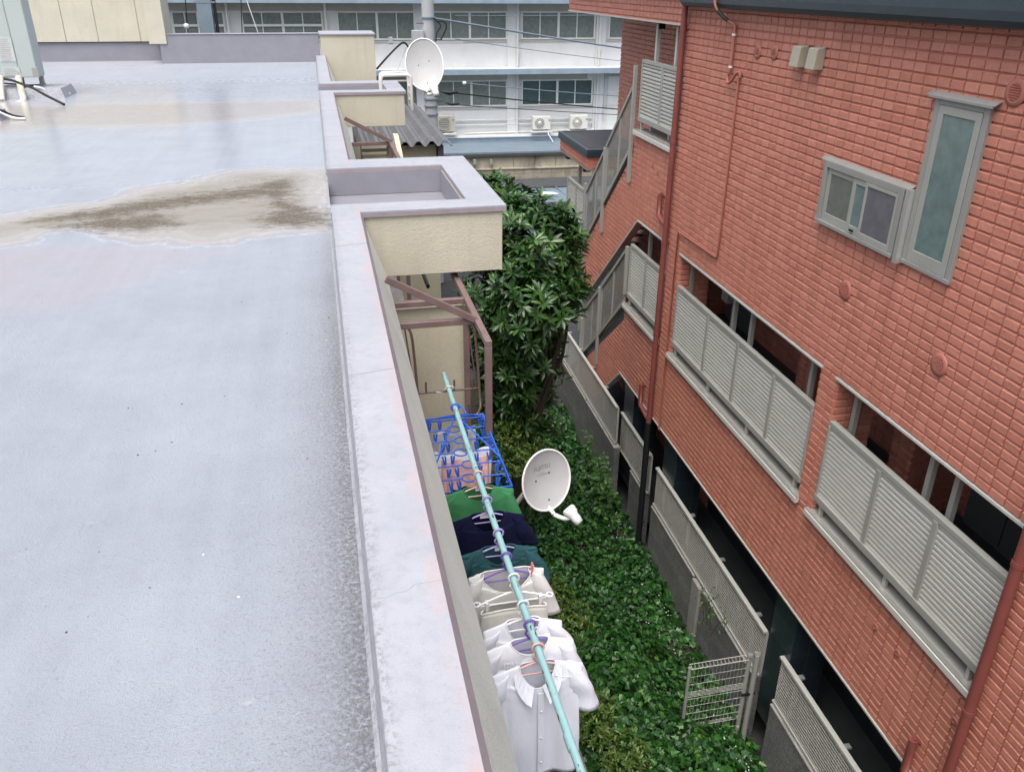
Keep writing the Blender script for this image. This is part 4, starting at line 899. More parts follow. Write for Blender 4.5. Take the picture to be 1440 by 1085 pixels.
# cream skirt hanging by clips
sk = thing('skirt', 'cream skirt held by the white clip hanger', 'skirt', (PX, ys_['s'], PZ - .75)); mb = MB(); NA = 64
for i in range(18):
    e = i / 17
    for k in range(NA):
        th = 2 * math.pi * k / NA; a = .185 + .05 * e; b = .028 + .07 * e; f = .010 * e
        mb.v.append((PX + a * math.copysign(abs(math.cos(th)) ** .6, math.cos(th)), ys_['s'] - .01 + b * math.copysign(abs(math.sin(th)) ** .8, math.sin(th)) + f * math.sin(9 * th) + f * math.sin(15 * th + 1), PZ - .20 - .55 * e - .015 * math.cos(2 * th) * (1 - e)))
for i in range(17):
    for k in range(NA): mb.f.append([i * NA + k, i * NA + (k + 1) % NA, (i + 1) * NA + (k + 1) % NA, (i + 1) * NA + k]); mb.mi.append(0); mb.sm.append(True)
mb.build('body', M['c_cream'], sk, solid=.003); nb = MB(); nb.tube([Vector(mb.v[k]) for k in range(NA)], .006, 6, closed=True); nb.build('waistband', M['c_cream'], sk)
t = garment('tee_shirt', 'plain white T-shirt with a low V neck between the cream skirt and the round-necked top', 'T-shirt', ys_['w'], 'c_white2', .215, .66, .20, .09, .024, .15, seed=5, slope=.34); necktag(t, ys_['w'], .105, .018, .012)
t = garment('pleated_top', 'white round-necked top with narrow chest pleats right behind the collared blouse', 'top', ys_['v'], 'c_white', .235, .66, .34, .10, .024, .085, seed=6, sl_r=.09, slope=.30); necktag(t, ys_['v'], .105, .03, .010)
pt_ = MB()
for k in range(-2, 3): pt_.tube([(PX - .11 + k * .014, ys_['v'] - .034, PZ - .21), (PX - .105 + k * .014, ys_['v'] - .060, PZ - .5)], .0026, 5)
pt_.build('chest_pleat', M['c_white'], t)
yb = ys_['b']
t = garment('blouse', 'lilac-white collared blouse with short sleeves, nearest garment on the pole', 'blouse', yb, 'c_blouse', .235, .74, .27, .092, .024, .15, seed=8, fold=.012, sl_r=.085, slope=.30)
for sd in (-1, 1):                                           # open shirt collar, one leaf each side
    c = MB(); rows = []
    n = 14
    for i in range(n):
        e = i / (n - 1); th = math.pi / 2 - sd * (math.pi - .22) * e
        x, yy = .088 * math.cos(th), .026 * math.sin(th); z = -.015 * (1 - math.sin(th)) - .115 * max(0, -math.sin(th)) ** 1.4
        inn = Vector((PX + x, yb + yy, PZ - .10 + z)); sp = .016 + .040 * e ** 2; o1 = Vector((math.cos(th), math.sin(th) * .9, 0))
        mid = inn + Vector((0, 0, .020 * (1 - .6 * e))) + o1 * .003; out = inn + o1 * sp + Vector((sd * .016 * e * e, -.012 * e, -.012 - .050 * e ** 1.6))
        rows.append((inn, mid, out))
    for i, (a_, b_, d_) in enumerate(rows): c.v += [tuple(a_), tuple(b_), tuple(d_)]
    for i in range(n - 1):
        for k in range(2): c.f.append([i * 3 + k, (i + 1) * 3 + k, (i + 1) * 3 + k + 1, i * 3 + k + 1]); c.mi.append(0); c.sm.append(False)
    c.build('collar_leaf', M['c_blouse'], t, solid=.0012)
pk = MB(); pts = [(PX + .012, yb - .036 - .028 * min(1, e * 1.6), PZ - .27 - .56 * e) for e in np.linspace(0, 1, 10)]
for i in range(9): pk.bar(pts[i], pts[i + 1], .030, .005, (0, 1, 0))
pk.build('button_placket', M['c_blouse'], t)
for e in (.2, .5, .8): b = MB(); b.lathe([(.006, -.001), (.006, .003), (0, .003)], (PX + .012, yb - .042 - .028 * min(1, e * 1.6), PZ - .27 - .56 * e), (0, -1, 0), 10); b.build('button', M['white'], t)
yk = MB(); yk.tube([(PX + x, yb - .030, PZ - .172 - .30 * max(0, abs(x) - .07)) for x in np.linspace(.08, .22, 8)], .002, 5); yk.build('yoke_seam', M['c_blouse'], t)
# pink peg on the knit
pg = MB(); a = atz(748, 800, PZ - .10); c = Vector((float(a[0]), ys_['k'] - .01, PZ - .12))
pg.bar(c + Vector((0, -.006, -.03)), c + Vector((.008, -.013, .045)), .011, .008); pg.bar(c + Vector((0, .006, -.03)), c + Vector((.008, .013, .045)), .011, .008); pg.tube(ring(c, .007, 'x', 10), .002, 5, closed=True)
tag(pg.build('clothes_peg', M['rose'], None), 'small pink clothes peg gripping the off-white knit', 'clothes peg')

# blue peg rack
ZK = -3.10; RX0, RX1, RY0, RY1 = .58, 1.045, 4.66, 5.72
rk = thing('peg_rack', 'blue plastic folding peg rack hung from the far end of the teal pole', 'peg rack', (PX, 5.2, ZK))
f = MB()
for z in (ZK, ZK + .022): f.tube([(RX0, RY0, z), (RX1, RY0, z), (RX1, RY1, z), (RX0, RY1, z)], .0075, 6, closed=True)
for y in np.arange(RY0 + .04, RY1, .085): f.tube([(RX1, y, ZK), (RX1, y, ZK + .022)], .004, 5); f.tube([(RX0, y, ZK), (RX0, y, ZK + .022)], .004, 5); f.tube(ring((RX1 - .012, y + .04, ZK + .008), .011, 'z', 10), .003, 5, closed=True)
f.build('rack_frame', M['blue'], rk)
bars_y = [RY0 + (RY1 - RY0) * k / 6 for k in range(1, 6)]
for i, y in enumerate(bars_y):
    b = MB(); cx_ = PX - .02 + .03 * (i % 2)
    b.tube([(RX0, y, ZK + .012), (cx_ - .05, y, ZK + .012)], .0055, 6); b.tube([(cx_ + .05, y, ZK + .012), (RX1, y, ZK + .012)], .0055, 6); b.tube(ring((cx_, y, ZK + .012), .05, 'z', 22), .0055, 6, closed=True); b.build('cross_bar', M['blue'], rk)
hk = MB(); yc = 5.55
hk.tube(ring((PX, yc, PZ - .004), .03, 'y', 20), .007, 8, closed=True); hk.tube([(PX, yc, PZ - .03), (PX, yc, PZ - .075)], .010, 8)
hk.tube(bez([(PX + .03, yc, PZ + .01), (PX + .06, yc - .02, PZ - .01), (PX + .075, yc - .05, PZ - .04)], 4), .006, 6)
for (x, y) in ((RX0, 5.05), (RX1, 5.05), (RX0, 5.70), (RX1, 5.70)): hk.tube(bez([(PX, yc, PZ - .07), ((PX + x) / 2, (yc + y) / 2, (PZ + ZK) / 2 - .02), (x, y, ZK + .02)], 4), .0065, 6)
hk.build('rack_hook', M['blue'], rk)
rnd = random.Random(4)
for y in [RY0] + bars_y + [RY1]:
    for x in (RX0 + .06, PX - .09, PX + .10, RX1 - .05):
        xx = x + rnd.uniform(-.03, .03); c = MB(); tl = rnd.uniform(-.5, .5)
        for s_ in (-1, 1):
            c.bar((xx + s_ * .004, y - .002, ZK - .075), (xx + s_ * .011 + tl * .02, y, ZK - .012), .012, .016, (0, 1, 0))
        c.tube([(xx, y, ZK - .03), (xx, y, ZK + .012)], .0025, 5); c.build('peg', M['blue'], rk)
M['c_pink'] = m_cloth('pink_towelling', (.62, .38, .35), .12); M['c_stripe'] = m_cloth('grey_striped_cloth', (.66, .66, .66), .05, (110, (.28, .28, .30))); M['c_wh3'] = m_cloth('white_terry', (.72, .73, .76), .08)
def drape(name, label, mat, y, x0, x1, top, L, sag=.02, lean=.10, seed=0, cat='laundry'):
    r = random.Random(seed); NX, NZ = 26, 14; mb = MB(); a = [r.uniform(0, 6.28) for _ in range(4)]
    for j in range(NZ):
        e = j / (NZ - 1)
        for i in range(NX):
            s_ = i / (NX - 1); x = x0 + (x1 - x0) * s_
            mb.v.append((x + .008 * math.sin(6 * e + a[0]), y - lean * e * .5 + .022 * e * math.sin(9 * s_ + a[1]) + .010 * math.sin(17 * s_ + a[2] + 2 * e), top - L * e - sag * math.sin(math.pi * s_ * 2 + a[3]) ** 2 * (1 - e) - sag * math.sin(math.pi * s_) * (1 - e)))
    for j in range(NZ - 1):
        for i in range(NX - 1): mb.f.append([j * NX + i, j * NX + i + 1, (j + 1) * NX + i + 1, (j + 1) * NX + i]); mb.mi.append(0); mb.sm.append(True)
    tag(mb.build(name, M[mat], None, solid=.004), label, cat)
zc_ = ZK - .055
drape('striped_cloth', 'grey finely striped cloth pegged at the far end of the blue rack', 'c_stripe', RY1 - .06, RX0 + .05, RX1 - .08, zc_, .32, .015, .2, 1)
drape('white_towel', 'folded white towel pegged across the blue rack behind the pink one', 'c_wh3', bars_y[3], RX0 + .03, RX1 - .02, zc_, .34, .03, .25, 2)
drape('pink_towel', 'pink towel pegged across the middle of the blue rack', 'c_pink', bars_y[2] + .04, RX0 + .05, RX1 - .06, zc_, .42, .02, .45, 3)
drape('pink_towel', 'second pink towel in front of the first, next to the navy cloth', 'c_pink', bars_y[1] + .05, RX0 + .08, RX1 - .10, zc_, .36, .02, .35, 7)
drape('navy_cloth', 'dark navy cloth pegged on the near half of the blue rack', 'c_navy', bars_y[0] + .05, RX0 + .07, RX1 - .08, zc_ - .01, .36, .03, .2, 4)
drape('pale_cloth', 'pale lilac-grey cloth at the near end of the blue rack', 'c_blouse', RY0 + .08, RX0 + .02, RX1 - .05, zc_, .34, .02, .1, 5)
# towel on the balcony rail below the blouse
def towel():
    mb = MB(); NX, NZ = 12, 16; y0, y1 = 2.05, 2.72
    prof = [(1.012, -4.3), (1.015, -4.0), (1.03, -3.80), (1.065, -3.795), (1.10, -3.80), (1.115, -4.0), (1.12, -4.4)]
    P_ = bez([(x, 0, z) for x, z in prof], 5)
    for q in P_:
        for i in range(NX): e = i / (NX - 1); mb.v.append((q.x + .01 * math.sin(7 * e + q.z * 5), y0 + (y1 - y0) * e, q.z + .006 * math.sin(9 * e)))
    for j in range(len(P_) - 1):
        for i in range(NX - 1): mb.f.append([j * NX + i, j * NX + i + 1, (j + 1) * NX + i + 1, (j + 1) * NX + i]); mb.mi.append(0); mb.sm.append(True)
    tag(mb.build('white_towel', M['towelw'], None, solid=.006), 'white towel folded over the balcony rail at the bottom edge below the blouse', 'towel')
towel()

# ================================================================== SATELLITE DISHES
def dish(name, label, c, face, up, rx, ry, lettering):
    t = thing(name, label, 'satellite dish', c); c = Vector(c); n = Vector(face).normalized(); u = Vector(up); u = (u - n * u.dot(n)).normalized(); r = u.cross(n).normalized()   # r: viewer's right when facing the dish
    def pt(a, b, h): return c + r * a + u * b + n * h
    m = MB(); NR, NA = 10, 56
    dep = .11 * rx * 2
    for side in (0, 1):
        o = len(m.v)
        for i in range(NR + 1):
            q = i / NR
            for k in range(NA): th = 2 * math.pi * k / NA; m.v.append(tuple(pt(rx * q * math.cos(th), ry * q * math.sin(th), dep * (q * q - 1) - side * .006)))
        for i in range(NR):
            for k in range(NA):
                f = [o + i * NA + k, o + i * NA + (k + 1) % NA, o + (i + 1) * NA + (k + 1) % NA, o + (i + 1) * NA + k]; m.f.append(f if side == 0 else f[::-1]); m.mi.append(0); m.sm.append(True)
    m.build('reflector', M['dish'], t)
    m = MB(); m.tube([pt(rx * math.cos(2 * math.pi * k / 56), ry * math.sin(2 * math.pi * k / 56), -.001) for k in range(56)], .008 * rx / .22, 8, closed=True); m.build('rim', M['white'], t)
    m = MB(); L = ry * 1.05
    m.tube(bez([pt(-.02 * rx, -ry * .90, -.03), pt(.0, -ry * 1.06, .02), pt(.04 * rx, -ry * 1.16, .14 * rx), pt(.16 * rx, -ry * 1.24, .5 * rx), pt(.34 * rx, -ry * 1.2, .72 * rx)], 6), .017 * rx / .22, 10); o = m.build('feed_arm', M['white'], t)
    m = MB(); e = pt(.40 * rx, -ry * 1.16, .74 * rx); kk = 1.45; ax = (pt(0, 0, -.03) - e).normalized()
    k = kk * rx / .22; m.lathe([(0, -.05 * k), (.022 * k, -.048 * k), (.026 * k, -.02 * k), (.026 * k, .0), (.034 * k, .012 * k), (.036 * k, .04 * k), (.03 * k, .05 * k), (0, .052 * k)], e, ax, 20); m.build('feed_horn', M['white'], t, bevel=0); k = rx / .22
    m = MB(); m.tube([pt(.012 * rx, -ry * 1.10, .07 * rx), pt(.03 * rx, -ry * 1.15, .13 * rx)], .0185 * k, 10); m.build('arm_clamp', M['black'], t)
    m = MB()
    for (a, b) in ((-.32, .02), (.26, .16), (.06, -.70)): m.lathe([(0, .004), (.006 * k, .003), (.0075 * k, 0)], pt(a * rx, b * ry, dep * (a * a + b * b - 1) + .001), n, 10)
    m.build('bolt', M['black'], t)
    return t, pt, dep, (r, u, n)
dv = ray(769, 675); d0 = dv / np.linalg.norm(dv)
cpos = (ray(769, 675) * 6.3)
# elevated to the south-west: leans back and is turned a little to the left of the camera
t, pt, dep, (r_, u_, n_) = dish('satellite_dish', 'white satellite dish with grey lettering fixed low beside the laundry above the ivy', tuple(cpos), tuple(-.80 * d0 + .60 * (RM[0] * .95 + RM[1] * .30)), tuple(-RM[1] * .966 - RM[0] * .259), .222, .236, True)
def lettering(body, size, a, b, mat, par):
    cu = bpy.data.curves.new('lettering', 'FONT'); cu.body = body; cu.size = size; cu.align_x = 'CENTER'; cu.extrude = .0004; cu.offset = .0012
    tmp = bpy.data.objects.new('lettering_tmp', cu); COL.objects.link(tmp); dg = bpy.context.evaluated_depsgraph_get(); me = bpy.data.meshes.new_from_object(tmp.evaluated_get(dg)); bpy.data.objects.remove(tmp)
    R = Matrix((r_, u_, n_)).transposed()
    q = a / .222, b / .245
    for v in me.vertices:                                    # wrap the letters onto the bowl
        aa, bb = a + v.co.x, b + v.co.y; h = dep * ((aa / .222) ** 2 + (bb / .245) ** 2 - 1) + .0015 + v.co.z
        v.co = R @ Vector((aa, bb, h))
    me.materials.clear(); me.materials.append(M[mat]); me.update()
    o = bpy.data.objects.new('lettering', me); COL.objects.link(o); o.parent = par; OFF[o.name] = OFF[par.name]
lettering('FUJITSU', .046, -.005, .082, 'ink', t)
m = MB()
for k, (a, w_) in enumerate(((-.075, .008), (-.06, .006), (-.046, .009), (-.022, .006), (-.008, .008), (.006, .006))): m.bar(pt(a, .058, dep * (-.86)), pt(a + w_, .066, dep * (-.86)), .010, .002, tuple(n_))
m.build('faded_print', M['ink2'], t)
m = MB(); m.bar(pt(-.07, .045, dep * (-.86)), pt(.055, .045, dep * (-.86)), .003, .002, tuple(n_)); m.build('print_line', M['ink2'], t)
m = MB(); m.tube([pt(0, -.02, -.08), pt(-.02, -.05, -.17), (1.10, float(cpos[1]) + .02, -3.72), (1.08, float(cpos[1]) + .02, -3.9)], .02, 10); m.tube([pt(-.10, -.06, -.085), pt(.10, -.06, -.085)], .016, 8); m.build('rear_bracket', M['alu'], t)
m = MB(); m.box(1.02, 1.10, float(cpos[1]) - .08, float(cpos[1]) + .12, -3.92, -3.82); m.build('rail_clamp', M['black'], t)
# railing that carries it
rl2 = MB(); rl2.box(1.045, 1.085, 6.5, 9.0, -3.86, -3.82)
# far dish behind the second eave box
cf = aty(597, 91, 17.4)
t2, pt2, dep2, _ = dish('satellite_dish', 'large white satellite dish in front of the utility pole beyond the farther eave box', tuple(cf), (-.12, -1, .34), (-.06, 0, 1), .37, .49, False)
m = MB()
for k, (a, b, w_, h_) in enumerate(((-.13, .17, .075, .022),)): m.bar(pt2(a - w_, b, dep2 * -.85), pt2(a + w_, b, dep2 * -.85), h_ * 2, .003, (0, -1, .3))
m.build('name_patch', M['ink2'], t2)
m = MB(); m.tube([pt2(0, -.05, -.14), (cf[0] + .02, 17.72, cf[2] - .15), (cf[0] + .02, 17.72, cf[2] - .36)], .035, 10); m.tube([(1.30, 16.86, cf[2] - .34), (1.30, 17.72, cf[2] - .34), (cf[0] + .02, 17.72, cf[2] - .34)], .03, 8); m.build('mast', M['alu'], t2)

# ================================================================== BACKGROUND
GZ0 = -8.72
DS = 38.0
sloc = np.array(SCH) @ np.array([4, DS + 4, GZ0, 1])
sb = thing('school_building', 'long white two-storey building with blue-grey ledges and rows of dark windows behind the alley', 'building', sloc[:3])
z_win1 = (-1.12, -2.22); z_win2 = (-3.85, -4.95)
AX0, AX1 = -22.0, 34.0
wb = MB(SCH); wb.box(AX0, AX1, DS, DS + 9, GZ0, -2.32); wb.box(AX0, AX1, DS, DS + 9, -2.32, 1.2)
wb.build('wall', M['sch_wall'], sb)
lb = MB(SCH); lb.box(AX0, AX1, DS - .035, DS + .01, -1.10, -.80); lb.box(AX0, AX1, DS - .035, DS + .01, -3.84, -3.55); lb.box(AX0, AX1, DS - .05, DS + .01, -2.32, -2.235); lb.box(AX0, AX1, DS - .05, DS + .01, -5.05, -4.965); lb.build('lintel', M['sch_beam'], sb)
lg = MB(SCH); lg.box(AX0, AX1, DS - .9, DS, -3.545, -3.38); lg.box(AX0, AX1, DS - .95, DS - .9, -3.545, -3.33); lg.build('ledge', M['sch_blue'], sb)
lg = MB(SCH); lg.box(AX0, AX1, DS - .9, DS, -.795, -.45); lg.box(AX0, AX1, DS - 1.0, DS - .9, -.80, -.3); lg.build('ledge', M['sch_blue'], sb)
lg = MB(SCH); lg.box(AX0, AX1, DS - .85, DS - .0, -3.375, -3.33); lg.build('ledge_top', M['sch_wall'], sb)
def schwin(a0, a1, z1, z0, glass, cross=False, n=4):
    f = MB(SCH); t = .06; d0, d1 = DS - .06, DS + .02
    f.box(a0, a1, d0, d1, z1 - t, z1); f.box(a0, a1, d0 - .03, d1, z0, z0 + t); f.box(a0, a0 + t, d0, d1, z0 + t, z1 - t); f.box(a1 - t, a1, d0, d1, z0 + t, z1 - t)
    for k in range(1, n):
        a = a0 + (a1 - a0) * k / n; w = .05 if k == n // 2 else .022; f.box(a - w, a + w, d0 + .01, d1, z0 + t, z1 - t)
    if cross: f.box(a0, a1, d0 - .04, d0 - .005, (z0 + z1) / 2 - .02, (z0 + z1) / 2 + .07)
    o = f.build('window', M['sch_frame'], sb)
    g = MB(SCH)
    for k in range(n):
        a, b = a0 + (a1 - a0) * k / n, a0 + (a1 - a0) * (k + 1) / n; g.add([(a, DS - .02 + .008 * (k % 2), z0 + t), (b, DS - .02 + .008 * (k % 2), z0 + t), (b, DS - .02 + .008 * (k % 2), z1 - t), (a, DS - .02 + .008 * (k % 2), z1 - t)], [(0, 1, 2, 3)])
    g.build('pane', M[glass], o)
A = lambda px, py: sch(px, py, DS)[0]
row1 = [(A(242, 30), A(316, 30), 1), (A(340, 30), A(454, 30), 1), (A(474, 30), A(585, 30), 0), (A(607, 30), A(713, 30), 0), (A(733, 30), A(837, 30), 0), (A(856, 30), A(856, 30) + 3.3, 0)]
step_ = row1[1][0] - row1[2][0]
for k in range(1, 5): row1.append((row1[0][0] + step_ * k, row1[0][0] + step_ * k + 3.2, 1))
for a, b, c in row1: schwin(a, b, *z_win1, 'glass_school', bool(c))
row2 = [(A(612, 130), A(713, 130), 'glass_school'), (A(733, 130), A(833, 130), 'glass_dark'), (A(480, 130), A(588, 130), 'glass_school')]
for a, b, g in row2: schwin(a, b, *z_win2, g)
for px in (592, 722, 846):
    a = A(px, 60)
    for z_ in ((-3.33, -.8), (-6.3, -3.55)): ps = MB(SCH); ps.box(a - .28, a + .16, DS - .09, DS, *z_); ps.build('pilaster', M['sch_wall'], sb)
for px in (325, 461, 727, 842):
    a = A(px, 60); p = MB(SCH); p.tube([(a, DS - .16, -.8), (a, DS - .16, -3.3)], .05, 8); p.tube([(a, DS - .16, -3.55), (a, DS - .16, -6.3)], .05, 8); p.box(a - .07, a + .07, DS - .2, DS - .1, -2.7, -2.5); p.build('downpipe', M['sch_frame'], sb)
p = MB(SCH)
a0, a1 = A(640, 170), A(835, 170)
for z in (-5.52, -5.72): p.tube([(a0, DS - .08, z), (a1, DS - .08, z)], .025, 6)
p.tube([(a0 + .4, DS - .1, -6.08), (a1, DS - .1, -6.02)], .045, 6); p.build('service_pipe', M['sch_frame'], sb)
p = MB(SCH); a = A(841, 130); p.box(a - .55, a - .1, DS - .12, DS, -3.85, -3.6); p.tube([(a + .15, DS - .06, -3.6), (a + .15, DS - .06, -5.9)], .03, 6); p.tube([(a + .3, DS - .06, -3.6), (a + .3, DS - .06, -5.6)], .02, 6); p.build('junction_box', M['sch_frame'], sb)
p = MB(SCH); p.box(A(853, 150), A(853, 150) + 2.2, DS - .05, DS, -6.3, -3.75); p.build('side_door', M['sch_frame'], sb)

# flat lean-to in front of the school
ln = thing('lean_to', 'low lean-to with blue-grey sheet roof over a stained wall before the white building', 'lean-to', (np.array(SCH) @ np.array([8, 36, GZ0, 1]))[:3])
dF = 34.6; zF = sch(740, 213, dF)[1]; zB = sch(740, 196, DS - .1)[1]
q = MB(SCH); q.add([(2.5, DS - .1, zB), (26, DS - .1, zB), (26, dF, zF), (2.5, dF, zF), (2.5, DS - .1, zB - .1), (26, DS - .1, zB - .1), (26, dF, zF - .1), (2.5, dF, zF - .1)], [(3, 2, 1, 0), (4, 5, 6, 7), (3, 7, 6, 2), (0, 3, 7, 4), (1, 2, 6, 5)]); q.build('roof', M['bluesteel'], ln)
q = MB(SCH); q.box(2.5, 26, DS - .55, DS - .0, zB + .012, zB + .20); q.build('roof_flashing', M['sch_blue'], ln)
q = MB(SCH); q.box(2.5, 26, DS - .62, DS, zB + .201, zB + .26); q.build('flashing_cap', M['sch_wall'], ln)
q = MB(SCH); q.box(2.4, 26.1, dF - .06, dF + .02, zF - .16, zF - .06); q.build('eave_edge', M['darkroof'], ln)
zm = sch(740, 236, dF + .1)[1]
q = MB(SCH); x = 2.6
while x < 25.5: w_ = .9; q.box(x, x + w_ - .03, dF + .1, dF + .3, zm, zF - .10); x += w_
q.build('plaster_panel', M['stained'], ln)
q = MB(SCH); q.box(2.6, 25.8, dF + .14, DS, GZ0, zF - .12); q.build('wall', M['stained'], ln)
q = MB(SCH)
for i in range(58):
    for j in range(12):
        a0 = 2.6 + .4 * i + (.2 if j % 2 else 0); z1 = zm - .02 - .2 * j; q.box(a0, a0 + .39, dF + .02 + .006 * random.random(), dF + .13, z1 - .19, z1)
q.build('block_course', M['oldblock'], ln)
q = MB(SCH); q.box(2.6, 25.8, dF - .02, dF + .1, zm - .018, zm + .03); q.build('wall_ledge', M['stained'], ln)
for px in (667, 690): q = MB(SCH); a, z = sch(px, 222, dF); q.box(a - .06, a + .06, dF - .15, dF + .1, z - .25, z - .05); q.build('wall_lamp', M['alu'], ln)
# outdoor units on the lean-to
def ac(px, pyb, w, h, mat, label, fanc, rect_g=False):
    a, z = sch(px, pyb, DS - .45); l = np.array(SCH) @ np.array([a, DS - .4, z, 1]); t = thing('outdoor_unit', label, 'air conditioner unit', l[:3], 'outdoor units along the white wall')
    y0, y1 = DS - .72, DS - .38; b = MB(SCH); b.box(a - w / 2, a + w / 2, y0, y1, z + .06, z + h); b.build('casing', M[mat], t, bevel=.015)
    fx = a - w * .12; r = h * .36
    g = MB(SCH)
    if rect_g:
        g.box(a - w * .42, a + w * .18, y0 - .006, y0 - .001, z + .14, z + h - .08); g.build('fan_grille', M['grille'], t)
        g = MB(SCH)
        for k in range(7): zz = z + .18 + (h - .30) * k / 6; g.box(a - w * .42, a + w * .18, y0 - .02, y0 - .007, zz - .012, zz + .012)
        g.tube(ring((fx, y0 - .02, z + h / 2 + .03), r, 'y', 28), .014, 6, closed=True); g.build('grille_bars', M[mat], t)
    else:
        g.lathe([(r, 0), (r, .012), (r * .98, .02), (0, .02)], (fx, y0 + .012, z + h / 2 + .03), (SCH.to_3x3() @ Vector((0, -1, 0))) if False else (0, -1, 0), 30); g.build('fan_grille', M[fanc], t)
        g = MB(SCH)
        for rr in (.96, .72, .48): g.tube(ring((fx, y0 - .016, z + h / 2 + .03), r * rr, 'y', 26), .010, 5, closed=True)
        for k in range(10): an = k * .628; g.tube([(fx + .08 * math.cos(an), y0 - .016, z + h / 2 + .03 + .08 * math.sin(an)), (fx + r * math.cos(an), y0 - .016, z + h / 2 + .03 + r * math.sin(an))], .007, 4)
        g.lathe([(.085, 0), (.085, .01), (0, .012)], (fx, y0 - .018, z + h / 2 + .03), (0, -1, 0), 16); g.build('grille_bars', M['aclight'], t)
    for q0 in (-.4, .3): f = MB(SCH); f.box(a + w * q0, a + w * (q0 + .1), y0, y1, z, z + .059); f.build('foot', M['grille'], t)
    p = MB(SCH); p.box(a + w * .38, a + w * .46, y0 - .012, y0 - .001, z + h * .7, z + h * .78); p.build('badge', M['grille'], t)
    p = MB(SCH); p.box(a - w * .6, a + w * .6, y0 - .08, y1 + .05, z - .05, z - .001); p.build('base_slab', M['sch_wall'], t)
    return t
ac(627, 186, .72, .74, 'acold', 'older beige outdoor unit with a square ribbed grille beside the utility pole', '', True)
ac(760, 183, .80, .62, 'aclight', 'white outdoor unit with a dark round fan, middle one of three on the wall', 'grille')
ac(812, 182, .80, .64, 'aclight', 'white outdoor unit with a pale beige fan disc, nearest the red block', 'cream_box')
dp = MB(SCH); a, z = sch(770, 183, DS - .8); dp.tube([(a, DS - .9, z), (a, DS - 1.0, z - .15), (a, DS - 2.0, sch(771, 200, DS - 2.)[1])], .02, 6); tag(dp.build('drain_hose', M['white_cable'], None), 'white drain hose hanging from the middle outdoor unit onto the blue-grey roof', 'hose')
# dark strip and blue sheet roof behind the tree
q = thing('shed', 'low shed with blue-grey sheet roof and dark ridge behind the tree', 'shed', (7.5, 28.5, GZ0))
zr1 = aty(765, 252, 30.5)[2]; zr2 = aty(765, 264, 29.6)[2]; zr3 = aty(765, 285, 27.2)[2]
b = MB(); b.add([(2.5, 30.5, zr1), (16, 30.5, zr1), (16, 29.6, zr2), (2.5, 29.6, zr2)], [(3, 2, 1, 0)]); b.box(2.5, 16, 30.5, 30.6, zr1 - .8, zr1); b.build('roof_ridge', M['darkroof'], q, solid=.06)
b = MB(); n = 26
for k in range(n):
    x = 2.5 + .52 * k; b.add([(x, 29.6, zr2 - .03), (x + .50, 29.6, zr2 - .03), (x + .50, 27.2, zr3), (x, 27.2, zr3)], [(3, 2, 1, 0)]); b.box(x + .5, x + .52, 27.2, 29.6, zr3 - .02, zr3 - .015)
    b.tube([(x + .51, 29.6, zr2 - .02), (x + .51, 27.2, zr3 + .01)], .014, 5)
b.build('roof', M['bluesteel'], q, solid=.03)
b = MB(); b.box(2.5, 16, 27.1, 27.18, zr3 - .14, zr3 - .02); b.build('gutter', M['darkroof'], q)
b = MB(); b.box(2.6, 15.9, 27.5, 30.4, GZ0, zr3 - .15); b.build('wall', M['sch_blue'], q)
a = aty(768, 277, 28.1); b = MB(); b.add([(a[0] - .4, 27.9, zr3 + .10), (a[0] + .42, 27.95, zr3 + .10), (a[0] + .25, 28.12, zr3 + .125), (a[0] - .12, 28.17, zr3 + .14)], [(0, 1, 2, 3)]); tag(b.build('plastic_sheet', M['white'], None, solid=.02), 'scrap of white plastic sheet lying on the blue-grey shed roof', 'plastic sheet')
# corrugated shed beside the low building
q = thing('corrugated_shed', 'small outbuilding with a weathered grey corrugated roof seen past the eave boxes', 'shed', (1.9, 20, GZ0))
z0 = -3.32; zs_ = .82 / 4.2
b = MB(); x0, x1 = .75, 2.62; per = .30; pr = []; x = x0
while x < x1 - .01: pr += [(x, 0), (x + per * .30, .11), (x + per * .52, .11), (x + per * .82, 0)]; x += per
pr.append((x, 0)); m = len(pr)
for (y, z) in ((19.0, z0), (25.3, z0 + .03)):
    for (px_, h) in pr: b.v.append((px_, y, z + h))
for i in range(m - 1): b.f.append([i, i + 1, m + i + 1, m + i]); b.mi.append(0); b.sm.append(False)
b.build('roof', M['corr'], q, solid=.012)
b = MB(); b.box(x0 + .1, x1 - .12, 19.25, 25.1, GZ0, z0 - .01); b.build('wall', M['stucco_dark'], q)
b = MB(); b.box(x1 - .1, x1 + .02, 19.05, 25.1, -5.2, z0 - .005); b.build('side_board', M['darkroof'], q)

# utility pole, box, arms
up = aty(603, 60, 25.5); ux_ = float(up[0])
t = thing('utility_pole', 'grey utility pole with bands, cable box and step bolts behind the large dish', 'utility pole', (ux_, 25.5, GZ0))
p = MB(); p.tube([(ux_, 25.5, GZ0), (ux_, 25.5, 2.5)], [.21, .16], 18); p.build('shaft', M['pole_conc'], t)
p = MB()
for py in (25, 60, 118, 128, 140, 150, 162): z = float(aty(603, py, 25.3)[2]); p.tube([(ux_, 25.5, z - .02), (ux_, 25.5, z + .02)], .215, 18)
p.build('band', M['steel'], t)
p = MB()
for k in range(8): z = -4.0 + .42 * k; s_ = -1 if k % 2 else 1; p.tube([(ux_, 25.4, z), (ux_ + s_ * .34, 25.4, z)], .012, 5)
p.build('step_bolt', M['black'], t)
z = float(aty(590, 52, 25.3)[2]); p = MB(); p.box(ux_ - .50, ux_ - .17, 25.2, 25.4, z - .14, z + .17); p.build('cable_box', M['pole_conc'], t, bevel=.01)
